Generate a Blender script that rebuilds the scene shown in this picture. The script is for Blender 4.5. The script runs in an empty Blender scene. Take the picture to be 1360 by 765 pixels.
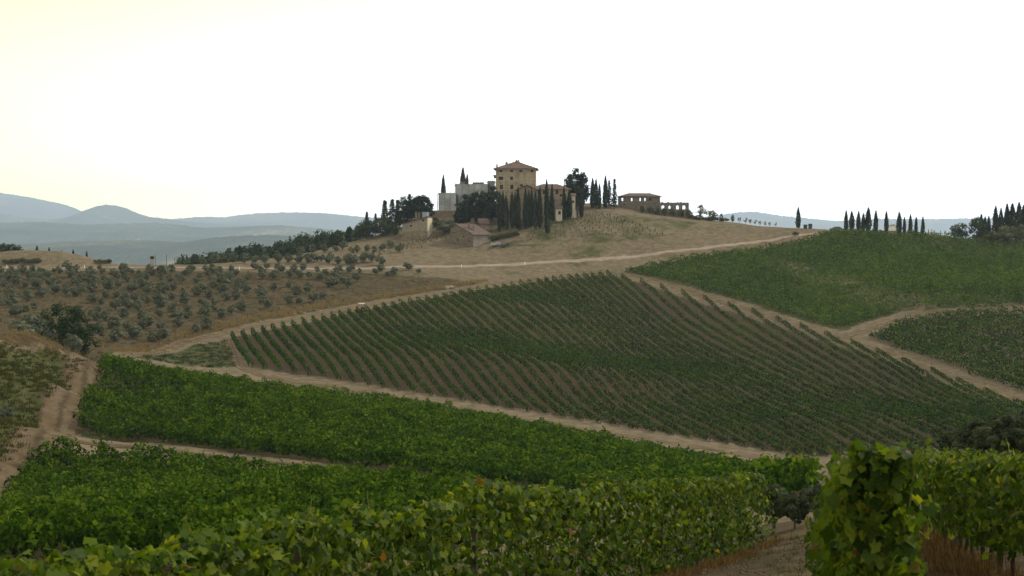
import bpy, math, random
import numpy as np
from mathutils import Vector, Matrix

SC = bpy.context.scene
COL = SC.collection
PI = math.pi
rad = math.radians
rng = np.random.default_rng(7)
random.seed(7)

# ------------------------------------------------------------------ camera
FPX, CX, CY, V0 = 1868.0, 680.0, 382.5, 320.0
PITCH = math.atan2(CY - V0, FPX)
cam_d = bpy.data.cameras.new("camera")
cam = bpy.data.objects.new("camera", cam_d)
COL.objects.link(cam)
cam.location = (0, 0, 0)
cam.rotation_euler = (PI / 2 - PITCH, 0, 0)
cam_d.sensor_width = 36.0
cam_d.lens = 36.0 * FPX / 1360.0
cam_d.clip_start = 0.1
cam_d.clip_end = 60000
cam_d.dof.use_dof = True
cam_d.dof.focus_distance = 260.0
cam_d.dof.aperture_fstop = 5.0
SC.camera = cam

# ------------------------------------------------------------------ sky, sun, exposure
SUN_EL, SUN_AZ = rad(38), rad(66)          # azimuth measured from +Y (view direction) towards +X (right)
world = bpy.data.worlds.new("World")
SC.world = world
world.use_nodes = True
wn, wl = world.node_tree.nodes, world.node_tree.links
wn.clear()
w_out = wn.new("ShaderNodeOutputWorld")
w_bg = wn.new("ShaderNodeBackground")
w_sky = wn.new("ShaderNodeTexSky")
w_sky.sky_type = 'NISHITA'
w_sky.sun_disc = False
w_sky.sun_elevation = SUN_EL
w_sky.sun_rotation = SUN_AZ
w_sky.air_density = 1.0
w_sky.dust_density = 6.0
w_sky.ozone_density = 1.0
# a thin bright overcast veil lies over the clear sky; it is creamier towards the left (low evening haze)
w_tc = wn.new("ShaderNodeTexCoord")
w_sep = wn.new("ShaderNodeSeparateXYZ")
wl.new(w_tc.outputs['Generated'], w_sep.inputs[0])
w_mr = wn.new("ShaderNodeMapRange")
w_mr.interpolation_type = 'SMOOTHSTEP'
w_mr.inputs['From Min'].default_value = -0.48
w_mr.inputs['From Max'].default_value = 0.05
w_mr.inputs['To Min'].default_value = 1.0
w_mr.inputs['To Max'].default_value = 0.0
wl.new(w_sep.outputs['X'], w_mr.inputs['Value'])
VEIL = 15.0
w_veil = wn.new("ShaderNodeMix"); w_veil.data_type = 'RGBA'
w_veil.inputs['A'].default_value = (VEIL, VEIL * 1.0, VEIL * 1.0, 1)
w_veil.inputs['B'].default_value = (VEIL * 1.0, VEIL * 0.93, VEIL * 0.54, 1)
wl.new(w_mr.outputs[0], w_veil.inputs['Factor'])
w_cz = wn.new("ShaderNodeMapRange"); w_cz.interpolation_type = 'SMOOTHSTEP'
w_cz.inputs['From Min'].default_value = 0.0; w_cz.inputs['From Max'].default_value = 0.2
wl.new(w_sep.outputs['Z'], w_cz.inputs['Value'])
w_cream = wn.new("ShaderNodeMix"); w_cream.data_type = 'RGBA'
w_cream.inputs['A'].default_value = (VEIL * 1.0, VEIL * 0.88, VEIL * 0.26, 1)
w_cream.inputs['B'].default_value = (VEIL * 1.0, VEIL * 0.94, VEIL * 0.56, 1)
wl.new(w_cz.outputs[0], w_cream.inputs['Factor'])
wl.new(w_cream.outputs['Result'], w_veil.inputs['B'])
w_mix = wn.new("ShaderNodeMix"); w_mix.data_type = 'RGBA'
w_mix.inputs['Factor'].default_value = 0.8
wl.new(w_sky.outputs[0], w_mix.inputs['A'])
# hazy skies are brightest low down
w_hr = wn.new("ShaderNodeMapRange"); w_hr.interpolation_type = 'SMOOTHSTEP'
w_hr.inputs['From Min'].default_value = 0.0; w_hr.inputs['From Max'].default_value = 0.2
w_hr.inputs['To Min'].default_value = 3.0; w_hr.inputs['To Max'].default_value = 0.95
wl.new(w_sep.outputs['Z'], w_hr.inputs['Value'])
w_vs = wn.new("ShaderNodeVectorMath"); w_vs.operation = 'SCALE'
wl.new(w_veil.outputs['Result'], w_vs.inputs[0]); wl.new(w_hr.outputs[0], w_vs.inputs['Scale'])
wl.new(w_vs.outputs[0], w_mix.inputs['B'])
wl.new(w_mix.outputs['Result'], w_bg.inputs[0])
w_bg.inputs[1].default_value = 0.1
wl.new(w_bg.outputs[0], w_out.inputs[0])

sun_d = bpy.data.lights.new("sun", 'SUN')
sun_d.energy = 3.8
sun_d.angle = rad(5)
sun_d.color = (1.0, 0.90, 0.72)
sun = bpy.data.objects.new("sun", sun_d)
COL.objects.link(sun)
sdir = Vector((math.cos(SUN_EL) * math.sin(SUN_AZ), math.cos(SUN_EL) * math.cos(SUN_AZ), math.sin(SUN_EL)))
sun.rotation_euler = sdir.to_track_quat('Z', 'Y').to_euler()
sun.location = (60, 0, 80)

SC.view_settings.view_transform = 'Standard'
SC.view_settings.look = 'None'
SC.view_settings.exposure = -0.24
SC.view_settings.gamma = 1.0
SC.view_settings.use_curve_mapping = False
SC.render.engine = 'CYCLES'
cy = SC.cycles
cy.max_bounces = 5
cy.diffuse_bounces = 3
cy.glossy_bounces = 2
cy.transmission_bounces = 3
cy.volume_bounces = 2
cy.transparent_max_bounces = 6
cy.use_denoising = True
cy.sample_clamp_indirect = 4.0

# ------------------------------------------------------------------ object helpers
def link(o, parent=None):
    COL.objects.link(o)
    if parent is not None:
        o.parent = parent
    return o

def tag(o, label=None, cat=None, group=None, kind=None):
    if label: o["label"] = label
    if cat: o["category"] = cat
    if group: o["group"] = group
    if kind: o["kind"] = kind
    return o

def empty(name, loc=(0, 0, 0), rz=0.0, parent=None):
    o = bpy.data.objects.new(name, None)
    o.empty_display_size = 0.3
    o.location = loc
    o.rotation_euler = (0, 0, rz)
    return link(o, parent)

def fast_mesh(name, V, F, mat=None, rnd=None, smooth=False):
    """V (N,3) array, F (M,k) array of equal-sized faces, rnd per-face float attribute."""
    V = np.asarray(V, dtype=np.float32); F = np.asarray(F, dtype=np.int32)
    me = bpy.data.meshes.new(name)
    n, k = F.shape
    me.vertices.add(len(V)); me.vertices.foreach_set('co', V.ravel())
    me.loops.add(n * k); me.loops.foreach_set('vertex_index', F.ravel())
    me.polygons.add(n)
    me.polygons.foreach_set('loop_start', np.arange(0, n * k, k, dtype=np.int32))
    me.polygons.foreach_set('loop_total', np.full(n, k, dtype=np.int32))
    if smooth:
        me.polygons.foreach_set('use_smooth', np.ones(n, dtype=bool))
    if rnd is not None:
        a = me.attributes.new('rnd', 'FLOAT', 'FACE')
        a.data.foreach_set('value', np.asarray(rnd, dtype=np.float32))
    me.update(calc_edges=True)
    if mat: me.materials.append(mat)
    return me

def mobj(name, me, parent=None, loc=(0, 0, 0), rot=(0, 0, 0), scale=(1, 1, 1)):
    o = bpy.data.objects.new(name, me)
    o.location = loc; o.rotation_euler = rot; o.scale = scale
    return link(o, parent)

class MB:
    """collects low-poly shapes into one mesh"""
    def __init__(self): self.v = []; self.f = []
    def face(self, pts):
        i = len(self.v); self.v += [tuple(p) for p in pts]; self.f.append(list(range(i, i + len(pts))))
    def box(self, x0, x1, y0, y1, z0, z1):
        i = len(self.v)
        self.v += [(x0,y0,z0),(x1,y0,z0),(x1,y1,z0),(x0,y1,z0),(x0,y0,z1),(x1,y0,z1),(x1,y1,z1),(x0,y1,z1)]
        for q in ((0,3,2,1),(4,5,6,7),(0,1,5,4),(1,2,6,5),(2,3,7,6),(3,0,4,7)):
            self.f.append([i + k for k in q])
    def tube(self, pts, radii, n=6, cap=True):
        pts = [Vector(p) for p in pts]; base = len(self.v)
        for j, p in enumerate(pts):
            d = (pts[min(j + 1, len(pts) - 1)] - pts[max(j - 1, 0)]).normalized()
            a = d.orthogonal().normalized() if abs(d.z) < .95 else Vector((1, 0, 0)) - d * d.x
            a.normalize(); b = d.cross(a)
            for k in range(n):
                t = 2 * PI * k / n
                q = p + (a * math.cos(t) + b * math.sin(t)) * radii[j]
                self.v.append(tuple(q))
        for j in range(len(pts) - 1):
            for k in range(n):
                k2 = (k + 1) % n
                self.f.append([base + j*n + k, base + j*n + k2, base + (j+1)*n + k2, base + (j+1)*n + k])
        if cap:
            self.f.append([base + k for k in range(n)][::-1])
            self.f.append([base + (len(pts) - 1) * n + k for k in range(n)])
    def prism(self, prof, y0, y1):
        """profile polygon in xz extruded along y"""
        n = len(prof); i = len(self.v)
        self.v += [(x, y0, z) for x, z in prof] + [(x, y1, z) for x, z in prof]
        self.f.append([i + k for k in range(n)]); self.f.append([i + n + k for k in range(n)][::-1])
        for k in range(n):
            k2 = (k + 1) % n
            self.f.append([i + k, i + n + k, i + n + k2, i + k2])
    def mesh(self, name, mat, smooth=False):
        me = bpy.data.meshes.new(name)
        me.from_pydata(self.v, [], self.f); me.update()
        if smooth: me.polygons.foreach_set('use_smooth', np.ones(len(self.f), dtype=bool))
        if mat: me.materials.append(mat)
        return me
    def build(self, name, mat, parent=None, loc=(0, 0, 0), rz=0, smooth=False):
        return mobj(name, self.mesh(name, mat, smooth), parent, loc, (0, 0, rz))

ONES = ["", "first", "second", "third", "fourth", "fifth", "sixth", "seventh", "eighth", "ninth", "tenth", "eleventh", "twelfth",
        "thirteenth", "fourteenth", "fifteenth", "sixteenth", "seventeenth", "eighteenth", "nineteenth"]
TENS = ["", "", "twenty", "thirty", "forty", "fifty", "sixty", "seventy", "eighty", "ninety"]
TENTH = ["", "", "twentieth", "thirtieth", "fortieth", "fiftieth", "sixtieth", "seventieth", "eightieth", "ninetieth"]
def ordinal(n):
    if n < 20: return ONES[n]
    if n > 99: return "hundred and " + ordinal(n - 100) if n > 100 else "hundredth"
    return TENTH[n // 10] if n % 10 == 0 else TENS[n // 10] + "-" + ONES[n % 10]

# ------------------------------------------------------------------ materials
def new_mat(name):
    m = bpy.data.materials.new(name); m.use_nodes = True
    nt = m.node_tree; nt.nodes.clear()
    out = nt.nodes.new("ShaderNodeOutputMaterial")
    return m, nt.nodes, nt.links, out

def ramp(nodes, stops):
    r = nodes.new("ShaderNodeValToRGB"); e = r.color_ramp.elements
    while len(e) < len(stops): e.new(0.5)
    for k, (p, c) in enumerate(stops):
        e[k].position = p; e[k].color = (*c, 1)
    return r

def noise(nodes, links, scale, detail=4, rough=.6, coord='Object', vec=None):
    n = nodes.new("ShaderNodeTexNoise")
    n.inputs['Scale'].default_value = scale; n.inputs['Detail'].default_value = detail; n.inputs['Roughness'].default_value = rough
    if vec is None:
        tc = nodes.new("ShaderNodeTexCoord"); vec = tc.outputs[coord]
    links.new(vec, n.inputs['Vector'])
    return n

def mat_leaf(name, stops, trans=.35, rough=.6, spec=.25, patch=None, source='rnd', tint=(1, 1, 1)):
    """leaf colours come from a per-leaf number, random plus, on vine rows, lit tops painted lighter; patch = (scale, amount) shifts whole areas"""
    m, N, L, out = new_mat(name)
    if source == 'rnd':
        a = N.new("ShaderNodeAttribute"); a.attribute_name = 'rnd'; val = a.outputs['Fac']
    else:
        a = N.new("ShaderNodeObjectInfo"); val = a.outputs['Random']
    if patch:
        g = N.new("ShaderNodeNewGeometry")
        n = noise(N, L, patch[0], 3, .6, vec=g.outputs['Position'])
        ma = N.new("ShaderNodeMath"); ma.operation = 'MULTIPLY_ADD'
        L.new(n.outputs[0], ma.inputs[0]); ma.inputs[1].default_value = patch[1]; ma.inputs[2].default_value = -patch[1] / 2
        ad = N.new("ShaderNodeMath"); ad.operation = 'ADD'; ad.use_clamp = True
        L.new(val, ad.inputs[0]); L.new(ma.outputs[0], ad.inputs[1]); val = ad.outputs[0]
    r = ramp(N, stops); L.new(val, r.inputs[0])
    p = N.new("ShaderNodeBsdfPrincipled"); L.new(r.outputs[0], p.inputs['Base Color'])
    p.inputs['Roughness'].default_value = rough; p.inputs['Specular IOR Level'].default_value = spec
    t = N.new("ShaderNodeBsdfTranslucent")
    mx = N.new("ShaderNodeMix"); mx.data_type = 'RGBA'; mx.blend_type = 'MULTIPLY'; mx.inputs['Factor'].default_value = 1
    L.new(r.outputs[0], mx.inputs['A']); mx.inputs['B'].default_value = (1.5 * tint[0], 1.35 * tint[1], .5 * tint[2], 1)
    L.new(mx.outputs['Result'], t.inputs[0])
    s = N.new("ShaderNodeMixShader"); s.inputs[0].default_value = trans
    L.new(p.outputs[0], s.inputs[1]); L.new(t.outputs[0], s.inputs[2]); L.new(s.outputs[0], out.inputs[0])
    return m

def mat_rough(name, stops, scale=1.0, detail=6, rough=.95, bump=.0, bscale=None, coord='Object', spec=.15, metal=0):
    m, N, L, out = new_mat(name)
    n = noise(N, L, scale, detail, .65, coord)
    r = ramp(N, stops); L.new(n.outputs[0], r.inputs[0])
    p = N.new("ShaderNodeBsdfPrincipled"); L.new(r.outputs[0], p.inputs['Base Color'])
    p.inputs['Roughness'].default_value = rough; p.inputs['Specular IOR Level'].default_value = spec; p.inputs['Metallic'].default_value = metal
    if bump:
        n2 = noise(N, L, bscale or scale * 4, 5, .65, coord)
        b = N.new("ShaderNodeBump"); b.inputs['Strength'].default_value = bump; b.inputs['Distance'].default_value = .1
        L.new(n2.outputs[0], b.inputs['Height']); L.new(b.outputs[0], p.inputs['Normal'])
    L.new(p.outputs[0], out.inputs[0])
    return m

VINE = [(0, (.018, .040, .008)), (.45, (.036, .074, .014)), (.8, (.062, .115, .022)), (1, (.105, .155, .03))]
M = {}
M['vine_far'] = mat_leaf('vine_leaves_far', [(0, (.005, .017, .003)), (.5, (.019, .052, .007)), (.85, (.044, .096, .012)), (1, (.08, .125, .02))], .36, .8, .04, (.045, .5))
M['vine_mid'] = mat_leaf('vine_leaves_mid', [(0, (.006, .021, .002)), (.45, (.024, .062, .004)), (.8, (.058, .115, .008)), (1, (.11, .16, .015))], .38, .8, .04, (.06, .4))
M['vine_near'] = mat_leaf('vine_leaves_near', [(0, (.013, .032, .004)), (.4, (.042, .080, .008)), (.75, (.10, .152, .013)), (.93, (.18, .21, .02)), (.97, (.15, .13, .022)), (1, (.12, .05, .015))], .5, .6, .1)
M['vine_leaf'] = mat_leaf('vine_leaf_single', [(0, (.013, .032, .004)), (.35, (.038, .074, .008)), (.75, (.10, .152, .013)), (.97, (.16, .195, .02)), (.99, (.14, .13, .022)), (1, (.12, .05, .015))], .5, .55, .15, source='obj')
M['vine_dry'] = mat_leaf('vine_leaves_dry_field', [(0, (.016, .040, .008)), (.5, (.042, .086, .016)), (.8, (.068, .118, .024)), (1, (.12, .145, .042))], .35, .8, .04, (.03, .7))
M['olive'] = mat_leaf('olive_foliage', [(0, (.045, .058, .04)), (.5, (.095, .115, .08)), (1, (.17, .195, .142))], .3, .7, .1)
M['cypress'] = mat_leaf('cypress_foliage', [(0, (.010, .018, .011)), (.5, (.024, .037, .020)), (1, (.05, .066, .034))], .15, .8, .1)
M['conifer'] = mat_leaf('conifer_foliage', [(0, (.010, .018, .012)), (.6, (.021, .034, .019)), (1, (.038, .054, .028))], .12, .8, .1)
M['wood'] = mat_leaf('woodland_foliage', [(0, (.016, .029, .016)), (.6, (.036, .057, .028)), (1, (.068, .094, .044))], .15, .8, .05)  # lighter and greener than the conifers, with some distance haze put into the colour
M['broadleaf'] = mat_leaf('broadleaf_foliage', [(0, (.016, .028, .009)), (.6, (.036, .056, .018)), (1, (.07, .095, .032))], .25, .7, .15)
M['greenbush'] = mat_leaf('green_bush_foliage', [(0, (.008, .020, .005)), (.6, (.018, .038, .009)), (1, (.036, .066, .014))], .25, .7, .15)
M['yellowleaf'] = mat_leaf('yellowing_foliage', [(0, (.08, .085, .025)), (.6, (.16, .15, .05)), (1, (.28, .25, .1))], .35, .7, .1)
M['hedge'] = mat_leaf('scrub_foliage', [(0, (.03, .038, .014)), (.6, (.06, .072, .026)), (1, (.11, .11, .045))], .2, .75, .1)
M['drygrass'] = mat_leaf('dry_grass', [(0, (.11, .078, .04)), (.5, (.18, .132, .07)), (1, (.29, .225, .125))], .3, .8, .1)
M['redgrass'] = mat_leaf('rusty_dry_grass', [(0, (.05, .03, .014)), (.5, (.095, .058, .027)), (1, (.18, .12, .06))], .3, .8, .1)
M['scrubgrass'] = mat_leaf('scrub_grass', [(0, (.04, .042, .022)), (.6, (.075, .078, .042)), (1, (.14, .125, .07))], .25, .8, .05)
M['bankgrass'] = mat_leaf('bank_grass', [(0, (.022, .040, .007)), (.55, (.042, .068, .012)), (.8, (.075, .066, .02)), (1, (.13, .07, .03))], .2, .8, .05)
M['olive_dark'] = mat_leaf('dark_olive_foliage', [(0, (.022, .032, .014)), (.5, (.042, .056, .028)), (1, (.08, .098, .052))], .2, .75, .1)  # darker version of the olive foliage colours for the near trees
M['bark'] = mat_rough('bark', [(.3, (.05, .038, .028)), (.7, (.12, .095, .07))], 6, bump=.5)
M['vinewood'] = mat_rough('vine_wood', [(.3, (.04, .028, .02)), (.7, (.10, .07, .045))], 14, bump=.5)
M['postwood'] = mat_rough('weathered_post', [(.3, (.06, .05, .04)), (.7, (.13, .11, .085))], 5, bump=.3)
M['cane'] = mat_rough('green_cane', [(.3, (.09, .10, .03)), (.7, (.18, .17, .06))], 20)
M['wire'] = mat_rough('wire', [(.3, (.2, .2, .2)), (.7, (.3, .3, .3))], 5, rough=.5, metal=.8)
def mat_track(name, dirt, grass, scale):
    """driven earth: bare ruts, weedy middle and verges, stones"""
    m, N, L, out = new_mat(name)
    g = N.new("ShaderNodeNewGeometry"); pos = g.outputs['Position']
    n1 = noise(N, L, scale, 8, .7, vec=pos); n2 = noise(N, L, .9, 6, .75, vec=pos); n3 = noise(N, L, 5.0, 4, .7, vec=pos)
    a = N.new("ShaderNodeAttribute"); a.attribute_name = 'wear'
    d = ramp(N, dirt); L.new(n1.outputs[0], d.inputs[0]); gr = ramp(N, grass); L.new(n1.outputs[0], gr.inputs[0])
    ma = N.new("ShaderNodeMath"); ma.operation = 'MULTIPLY_ADD'; L.new(n2.outputs[0], ma.inputs[0]); ma.inputs[1].default_value = 1.6; ma.inputs[2].default_value = -.8
    ad = N.new("ShaderNodeMath"); ad.operation = 'ADD'; L.new(a.outputs['Fac'], ad.inputs[0]); L.new(ma.outputs[0], ad.inputs[1])
    mr = N.new("ShaderNodeMapRange"); mr.interpolation_type = 'SMOOTHSTEP'; mr.inputs['From Min'].default_value = .2; mr.inputs['From Max'].default_value = .6; L.new(ad.outputs[0], mr.inputs[0])
    mx = N.new("ShaderNodeMix"); mx.data_type = 'RGBA'; L.new(mr.outputs[0], mx.inputs['Factor']); L.new(gr.outputs[0], mx.inputs['A']); L.new(d.outputs[0], mx.inputs['B'])
    p = N.new("ShaderNodeBsdfPrincipled"); L.new(mx.outputs['Result'], p.inputs['Base Color']); p.inputs['Roughness'].default_value = 1; p.inputs['Specular IOR Level'].default_value = .05
    b = N.new("ShaderNodeBump"); b.inputs['Strength'].default_value = .9; b.inputs['Distance'].default_value = .12; L.new(n3.outputs[0], b.inputs['Height']); L.new(b.outputs[0], p.inputs['Normal'])
    L.new(p.outputs[0], out.inputs[0]); return m
M['track'] = mat_track('pale_dirt_track', [(.3, (.080, .057, .036)), (.5, (.125, .092, .060)), (.7, (.18, .139, .095))], [(.3, (.05, .042, .022)), (.6, (.10, .078, .042))], .35)
M['redtrack'] = mat_track('reddish_dirt_track', [(.3, (.066, .046, .026)), (.5, (.10, .073, .044)), (.7, (.15, .113, .072))], [(.3, (.035, .030, .014)), (.6, (.07, .052, .03))], .5)
M['gravel'] = mat_rough('gravel_road', [(.3, (.18, .14, .11)), (.7, (.27, .22, .18))], .3, 6, bump=.3)
M['plaster'] = mat_rough('ochre_plaster', [(.3, (.17, .132, .09)), (.45, (.25, .20, .14)), (.56, (.32, .27, .20)), (.66, (.26, .20, .135)), (.78, (.40, .36, .29))], .45, 7, bump=.2, bscale=3)
M['stone'] = mat_rough('brown_stone_wall', [(.3, (.11, .085, .06)), (.5, (.175, .138, .098)), (.7, (.25, .205, .15))], .9, 8, bump=.6, bscale=3)
M['stone_grey'] = mat_rough('grey_stone_wall', [(.3, (.085, .07, .058)), (.5, (.135, .113, .093)), (.7, (.2, .175, .148))], .9, 8, bump=.6, bscale=3)
M['pale_wall'] = mat_rough('pale_and_sunlit_wall', [(.3, (.42, .36, .26)), (.7, (.56, .5, .385))], .6, 6)  # pale walls; sunlight on the right-hand ends is put into this colour
M['pinkwall'] = mat_rough('pinkish_rubble_and_sunlit_wall', [(.3, (.155, .13, .10)), (.5, (.225, .192, .15)), (.7, (.29, .25, .20))], .9, 8, bump=.5, bscale=3)  # house wall colour; on the barn it carries the painted-in sunlit side
M['surround'] = mat_rough('stone_surround', [(.3, (.29, .24, .175)), (.7, (.40, .34, .26))], 1.2, 5)
M['dark'] = mat_rough('dark_window', [(.3, (.012, .010, .009)), (.7, (.022, .018, .015))], 1, rough=.5, spec=.2)
M['shutter'] = mat_rough('brown_shutter', [(.3, (.06, .03, .022)), (.7, (.10, .055, .04))], 2, rough=.7)
M['sheet'] = mat_rough('scaffold_sheeting', [(.3, (.27, .28, .285)), (.5, (.35, .36, .365)), (.7, (.43, .44, .44))], .35, 5, rough=.7)
_m = M['sheet']; _N, _L = _m.node_tree.nodes, _m.node_tree.links      # every sheet has faded differently
_p = next(x for x in _N if x.type == 'BSDF_PRINCIPLED'); _r = _p.inputs['Base Color'].links[0].from_socket
_oi = _N.new("ShaderNodeObjectInfo"); _mr = _N.new("ShaderNodeMapRange"); _mr.inputs['To Min'].default_value = .62; _mr.inputs['To Max'].default_value = 1.12
_L.new(_oi.outputs['Random'], _mr.inputs[0]); _vm = _N.new("ShaderNodeVectorMath"); _vm.operation = 'SCALE'
_L.new(_r, _vm.inputs[0]); _L.new(_mr.outputs[0], _vm.inputs['Scale']); _L.new(_vm.outputs[0], _p.inputs['Base Color'])
M['steel'] = mat_rough('scaffold_steel', [(.3, (.16, .16, .165)), (.7, (.25, .25, .25))], 3, rough=.6)
M['white'] = mat_rough('white_paint', [(.3, (.66, .66, .64)), (.7, (.8, .8, .78))], 2, rough=.6)
M['concrete'] = mat_rough('blue_grey_tank', [(.3, (.20, .24, .28)), (.7, (.30, .34, .38))], 1)
M['carpaint'] = mat_rough('silver_car_paint', [(.3, (.20, .205, .215)), (.7, (.25, .255, .265))], .5, rough=.3, spec=.6, metal=.2)
M['darkpaint'] = mat_rough('dark_car_paint', [(.3, (.015, .017, .022)), (.7, (.02, .023, .03))], .5, rough=.3, spec=.6)
M['glass'] = mat_rough('car_glass', [(.3, (.02, .022, .025)), (.7, (.025, .028, .03))], .5, rough=.08, spec=.8)
M['rubber'] = mat_rough('rubber', [(.3, (.015, .015, .015)), (.7, (.025, .025, .025))], 3)
M['orange'] = mat_rough('orange_machine_paint', [(.3, (.42, .13, .05)), (.7, (.5, .18, .07))], 2, rough=.5)
M['rock'] = mat_rough('pale_rock', [(.3, (.16, .135, .105)), (.7, (.30, .265, .215))], .9, 6, bump=.6)
M['clod'] = mat_rough('earth_clods', [(.3, (.06, .041, .028)), (.7, (.13, .095, .066))], 1.5, 5)
M['bin'] = mat_rough('dark_bin_plastic', [(.3, (.03, .038, .035)), (.7, (.05, .06, .055))], 2, rough=.6)

def mat_roof():
    m, N, L, out = new_mat('terracotta_tiles')
    n = noise(N, L, .8, 7, .7)
    r = ramp(N, [(.3, (.072, .052, .044)), (.5, (.115, .084, .070)), (.7, (.17, .13, .108))]); L.new(n.outputs[0], r.inputs[0])
    p = N.new("ShaderNodeBsdfPrincipled"); L.new(r.outputs[0], p.inputs['Base Color']); p.inputs['Roughness'].default_value = .95
    p.inputs['Specular IOR Level'].default_value = .1
    tc = N.new("ShaderNodeTexCoord")
    w = N.new("ShaderNodeTexWave"); w.wave_type = 'BANDS'; w.bands_direction = 'X'; w.inputs['Scale'].default_value = 1.4; w.inputs['Distortion'].default_value = .4
    L.new(tc.outputs['Object'], w.inputs['Vector'])
    b = N.new("ShaderNodeBump"); b.inputs['Strength'].default_value = .6; b.inputs['Distance'].default_value = .08
    L.new(w.outputs[1], b.inputs['Height']); L.new(b.outputs[0], p.inputs['Normal'])
    L.new(p.outputs[0], out.inputs[0])
    return m
M['roof'] = mat_roof()

# ------------------------------------------------------------------ terrain height field
def P(u, v, Y):
    """world point on the sight line through photo pixel (u, v) at depth Y"""
    cp, sp = math.cos(PITCH), math.sin(PITCH)
    a, b = (u - CX) / FPX, (CY - v) / FPX
    d = (a, cp + b * sp, -sp + b * cp)
    t = Y / d[1]
    return (d[0] * t, Y, d[2] * t)

CTRL_PX = [
    # valley fields (left, near)
    (0, 735, 60), (300, 708, 75), (300, 672, 100), (500, 668, 92), (60, 605, 135), (200, 598, 145), (350, 617, 134), (90, 582, 156), (500, 634, 126), (650, 652, 118),
    (160, 481, 250), (300, 500, 255), (430, 517, 250), (500, 570, 180), (300, 545, 195), (700, 604, 168), (850, 614, 180), (1000, 646, 180),
    (1060, 616, 212), (900, 594, 216), (760, 570, 226), (520, 526, 246),
    # striped field
    (520, 482, 275), (520, 432, 335), (480, 408, 366), (320, 438, 320), (180, 468, 275), (400, 423, 342), (600, 386, 405), (700, 372, 430), (830, 360, 446),
    (760, 500, 270), (1000, 410, 388), (1130, 446, 350), (1250, 490, 306), (1350, 527, 276),
    (1250, 590, 226), (330, 490, 266), (1000, 445, 355), (1000, 475, 326), (1000, 497, 303), (1000, 515, 285), (1000, 560, 246), (850, 420, 384), (850, 440, 363), (850, 460, 341), (850, 480, 320), (850, 530, 266), (1200, 510, 293), (1200, 535, 272), (1200, 552, 250), (1200, 575, 234), (1330, 556, 250), (740, 410, 372), (740, 440, 337), (740, 470, 304), (640, 440, 335), (640, 520, 258),
    # right fields and crest
    (900, 343, 456), (1000, 332, 464), (1090, 313, 477), (1100, 380, 412), (1250, 332, 472), (1360, 334, 476), (1250, 390, 388), (1360, 402, 368), (1200, 414, 377),
    (1300, 462, 327), (1130, 306, 482), (1230, 310, 484), (1360, 318, 488), (1360, 470, 318), (1500, 330, 480), (1500, 400, 372), (1500, 470, 316), (1500, 545, 265),
    # upper road
    (0, 356, 428), (120, 355.5, 430), (240, 355.5, 432), (360, 357, 436), (480, 357, 441), (600, 354.5, 450), (700, 350, 458), (850, 340, 466), (1000, 322, 476), (1095, 309, 482), (-150, 356, 425),
    # villa hill
    (623, 326, 480), (550, 318, 490), (480, 337, 468), (400, 345, 460), (700, 312, 486), (760, 287, 506), (690, 281, 516), (600, 281, 520), (500, 312, 506), (860, 282, 522), (915, 290, 520), (960, 294, 515),
    (1060, 303, 496), (800, 312, 482), (900, 307, 487), (800, 332, 470), (690, 335, 470), (560, 340, 462), (640, 300, 500), (820, 276, 520), (785, 273, 522),
    # left bank and farm track
    (0, 450, 190), (60, 456, 202), (108, 480, 226), (40, 522, 172), (0, 562, 142), (147, 486, 246), (105, 530, 197), (55, 580, 162), (25, 640, 126), (0, 690, 101),
    (-100, 500, 165), (-150, 440, 200), (-100, 620, 120), (-100, 440, 270),
    # olive slope
    (0, 440, 272), (0, 420, 300), (150, 420, 332), (150, 464, 280), (0, 382, 384), (200, 382, 390), (400, 382, 406), (560, 372, 425), (300, 420, 340), (90, 450, 272), (-150, 400, 340),
]
CTRL_XYZ = [
    # slope in front of the camera
    (0, 0, -1.65), (0, -20, -.8), (-30, -20, -3.5), (30, -20, 1.0), (0, -80, 6), (-80, -80, -2), (90, -80, 8), (-40, 10, -8.5), (-18, 30, -9.6), (20, 2, -1.0), (45, 5, 0.5),
    (-3.6, 10, -4.1), (.45, 20.8, -5.6), (6.5, 37, -8.1), (2.4, 9.3, -3.15), (7.2, 20, -4.7), (9, 30, -6.2), (9, 45, -9.3), (0, 40, -10.2), (-10, 45, -12.4),
    (24, 75, -12.6), (21, 60, -10.4), (10, 75, -15.5), (20, 110, -20), (50, 120, -18), (60, 70, -9), (45, 160, -26), (90, 180, -24), (110, 230, -28), (-60, 50, -15), (-60, 90, -18),
    (-30, 80, -17.2), (12, 130, -24),
    # behind the crests
    (124, 516, -2.5), (152, 516, -4), (174, 518, -5), (200, 520, -6), (-160, 520, -24), (-60, 560, -14), (-110, 540, -20), (-30, 580, -2), (-170, 640, -44), (-80, 680, -34), (0, 640, 4), (60, 640, 4), (0, 800, -30), (100, 600, 2), (160, 600, -12), (160, 700, -30), (230, 560, -12), (-260, 600, -40), (-230, 430, -9),
    (-230, 300, -16), (-160, 200, -12), (-160, 100, -14), (230, 480, 0), (230, 380, -14), (200, 300, -24), (170, 150, -18), (160, 40, -2), (-160, 0, -12),
    (0, 1000, -75), (300, 1000, -80), (-300, 1000, -95), (400, 500, -14), (-400, 500, -35), (400, 100, -5), (-400, 100, -25), (0, -300, 10), (300, -300, 10), (-300, -300, -10),
]
_c = np.array([P(*c) for c in CTRL_PX] + CTRL_XYZ, dtype=float)
CXY, CZ = _c[:, :2] / 100.0, _c[:, 2]
def _phi(r2): return 0.5 * r2 * np.log(np.maximum(r2, 1e-12))
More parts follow.
